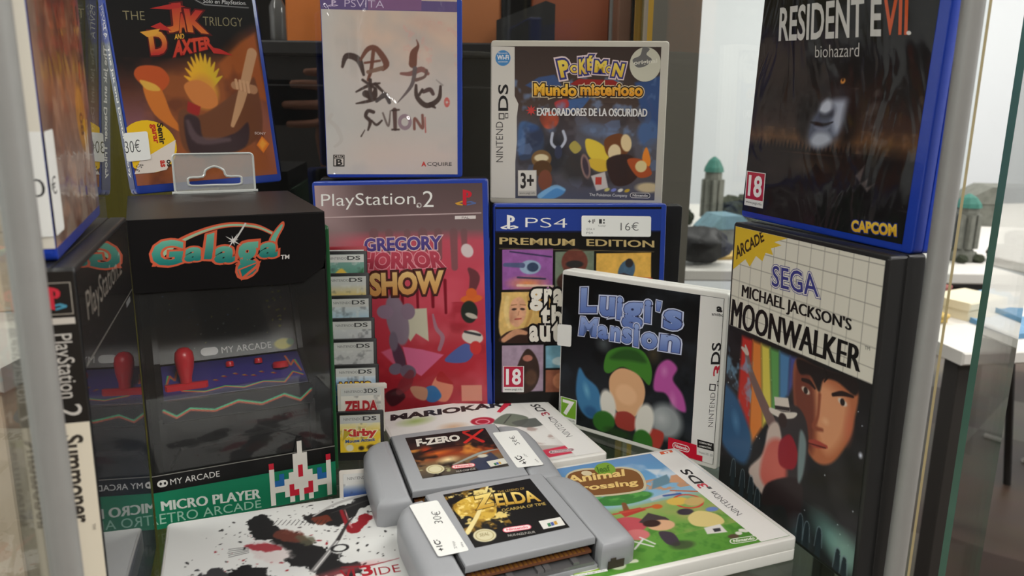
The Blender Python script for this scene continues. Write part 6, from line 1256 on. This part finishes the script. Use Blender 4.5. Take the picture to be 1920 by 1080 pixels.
MB().lathe([(3.4, 5.7), (3.6, 9), (5.2, 15), (5.8, 21), (5.2, 25), (3, 27.4), (.6, 28)], 0, 0, 18).build('joystick_handle', RED, jo, True)
for (x_, y_, r_, h_) in ((-2, 50, 2.6, 3.4), (16, 50, 2.6, 3.4), (29, 42, 5.2, 4)):
    z_ = 71 + (y_ - 23.5) * 10 / 36
    MB().lathe([(r_, 0), (r_, h_ * .7), (r_ * .8, h_), (.3, h_ * 1.05)], 0, 0, 18).build('button', RED, ar, True, (x_, y_, z_), (-15, 0, 0))

# ================================================================== the photographer's hand and phone, mirrored in the back glass
SKIN = mat('skin', (186, 130, 104), .5, vary=.08, scale=30)
ph = thing('phone', 'black phone held up by the photographer, mirrored dimly in the dark back glass', 'phone', (-58.7, -31.2, 1098.4), (0, 0, 15.8))
m = MB(); m.slab(rrect(-48, -38, 116, 37, 9, 5), -17, -8.6, 1.5, 1.5, 3); m.build('phone_body', mat('phone_black', (14, 14, 16), .2, coat=.5), ph, True)
m = MB(); m.slab(rrect(-14, -12, 40, 12, 8, 5), -8.5, -6.9, .3, .3, 2); m.build('camera_island', mat('phone_black_glass', (8, 8, 9), .1, coat=.6), ph, True)
m = MB(); m.slab(rrect(66, -6, 72, 0, 2.9, 6), -8.5, -8.1, .1, .1, 1); m.build('flash', mat('flash_white', (235, 232, 220), .3), ph)
m = MB(); m.slab(rrect(-46, -36, 114, 35, 8, 5), -17.4, -17.05, .1, .1, 1); m.build('phone_screen', mat('phone_black_glass', (8, 8, 9), .1, coat=.6), ph)
pe = thing('person', 'person holding up a phone, only the gripping hand shows as a dim reflection', 'person', (-58.7, -31.2, 1098.4), (0, 0, 15.8))
h = MB()
for z, tip, r in ((50, 98, 7.4), (30, 75, 8), (-4, 61, 8), (-36, 66, 7)):
    zz = z * .82
    h.tube([(tip - 3, -2.4, z), (tip, -1.2, z), (tip + 22, 1.2, z), (tip + 42, .6, z * .96), (124, -4, zz), (138, -22, zz * .9), (141, -42, zz * .8)], [r * .45, r * .8, r * .95, r, r * 1.05, r * 1.15, r * 1.3], 14)
h.tube([(128, -52, -40), (116, -42, -30), (100, -34, -16), (84, -27, -2), (78, -26, 2)], [14, 11, 9, 8.4, 4.5], 14)
h.blob((134, -46, -2), (13, 17, 44), 1, .05, 14)
h.tube([(134, -46, -24), (133, -56, -60), (140, -72, -110), (152, -96, -170)], [19, 22, 21, 24], 18)
ho_ = h.build('hand', SKIN, pe, True)
rm = ho_.modifiers.new('join', 'REMESH'); rm.mode = 'VOXEL'; rm.voxel_size = .0022; rm.use_smooth_shade = True
sm = ho_.modifiers.new('soften', 'SMOOTH'); sm.factor = .5; sm.iterations = 4
nl = MB()
for z, tip in ((50, 98), (30, 75), (-4, 61), (-36, 66)): pass
sl_ = MB(); sl_.tube([(145, -84, -140), (160, -108, -190), (200, -170, -300), (240, -260, -420)], [31, 36, 44, 52], 20).build('sleeve', mat('black_sleeve', (20, 20, 22), .9, vary=.2), pe, True)
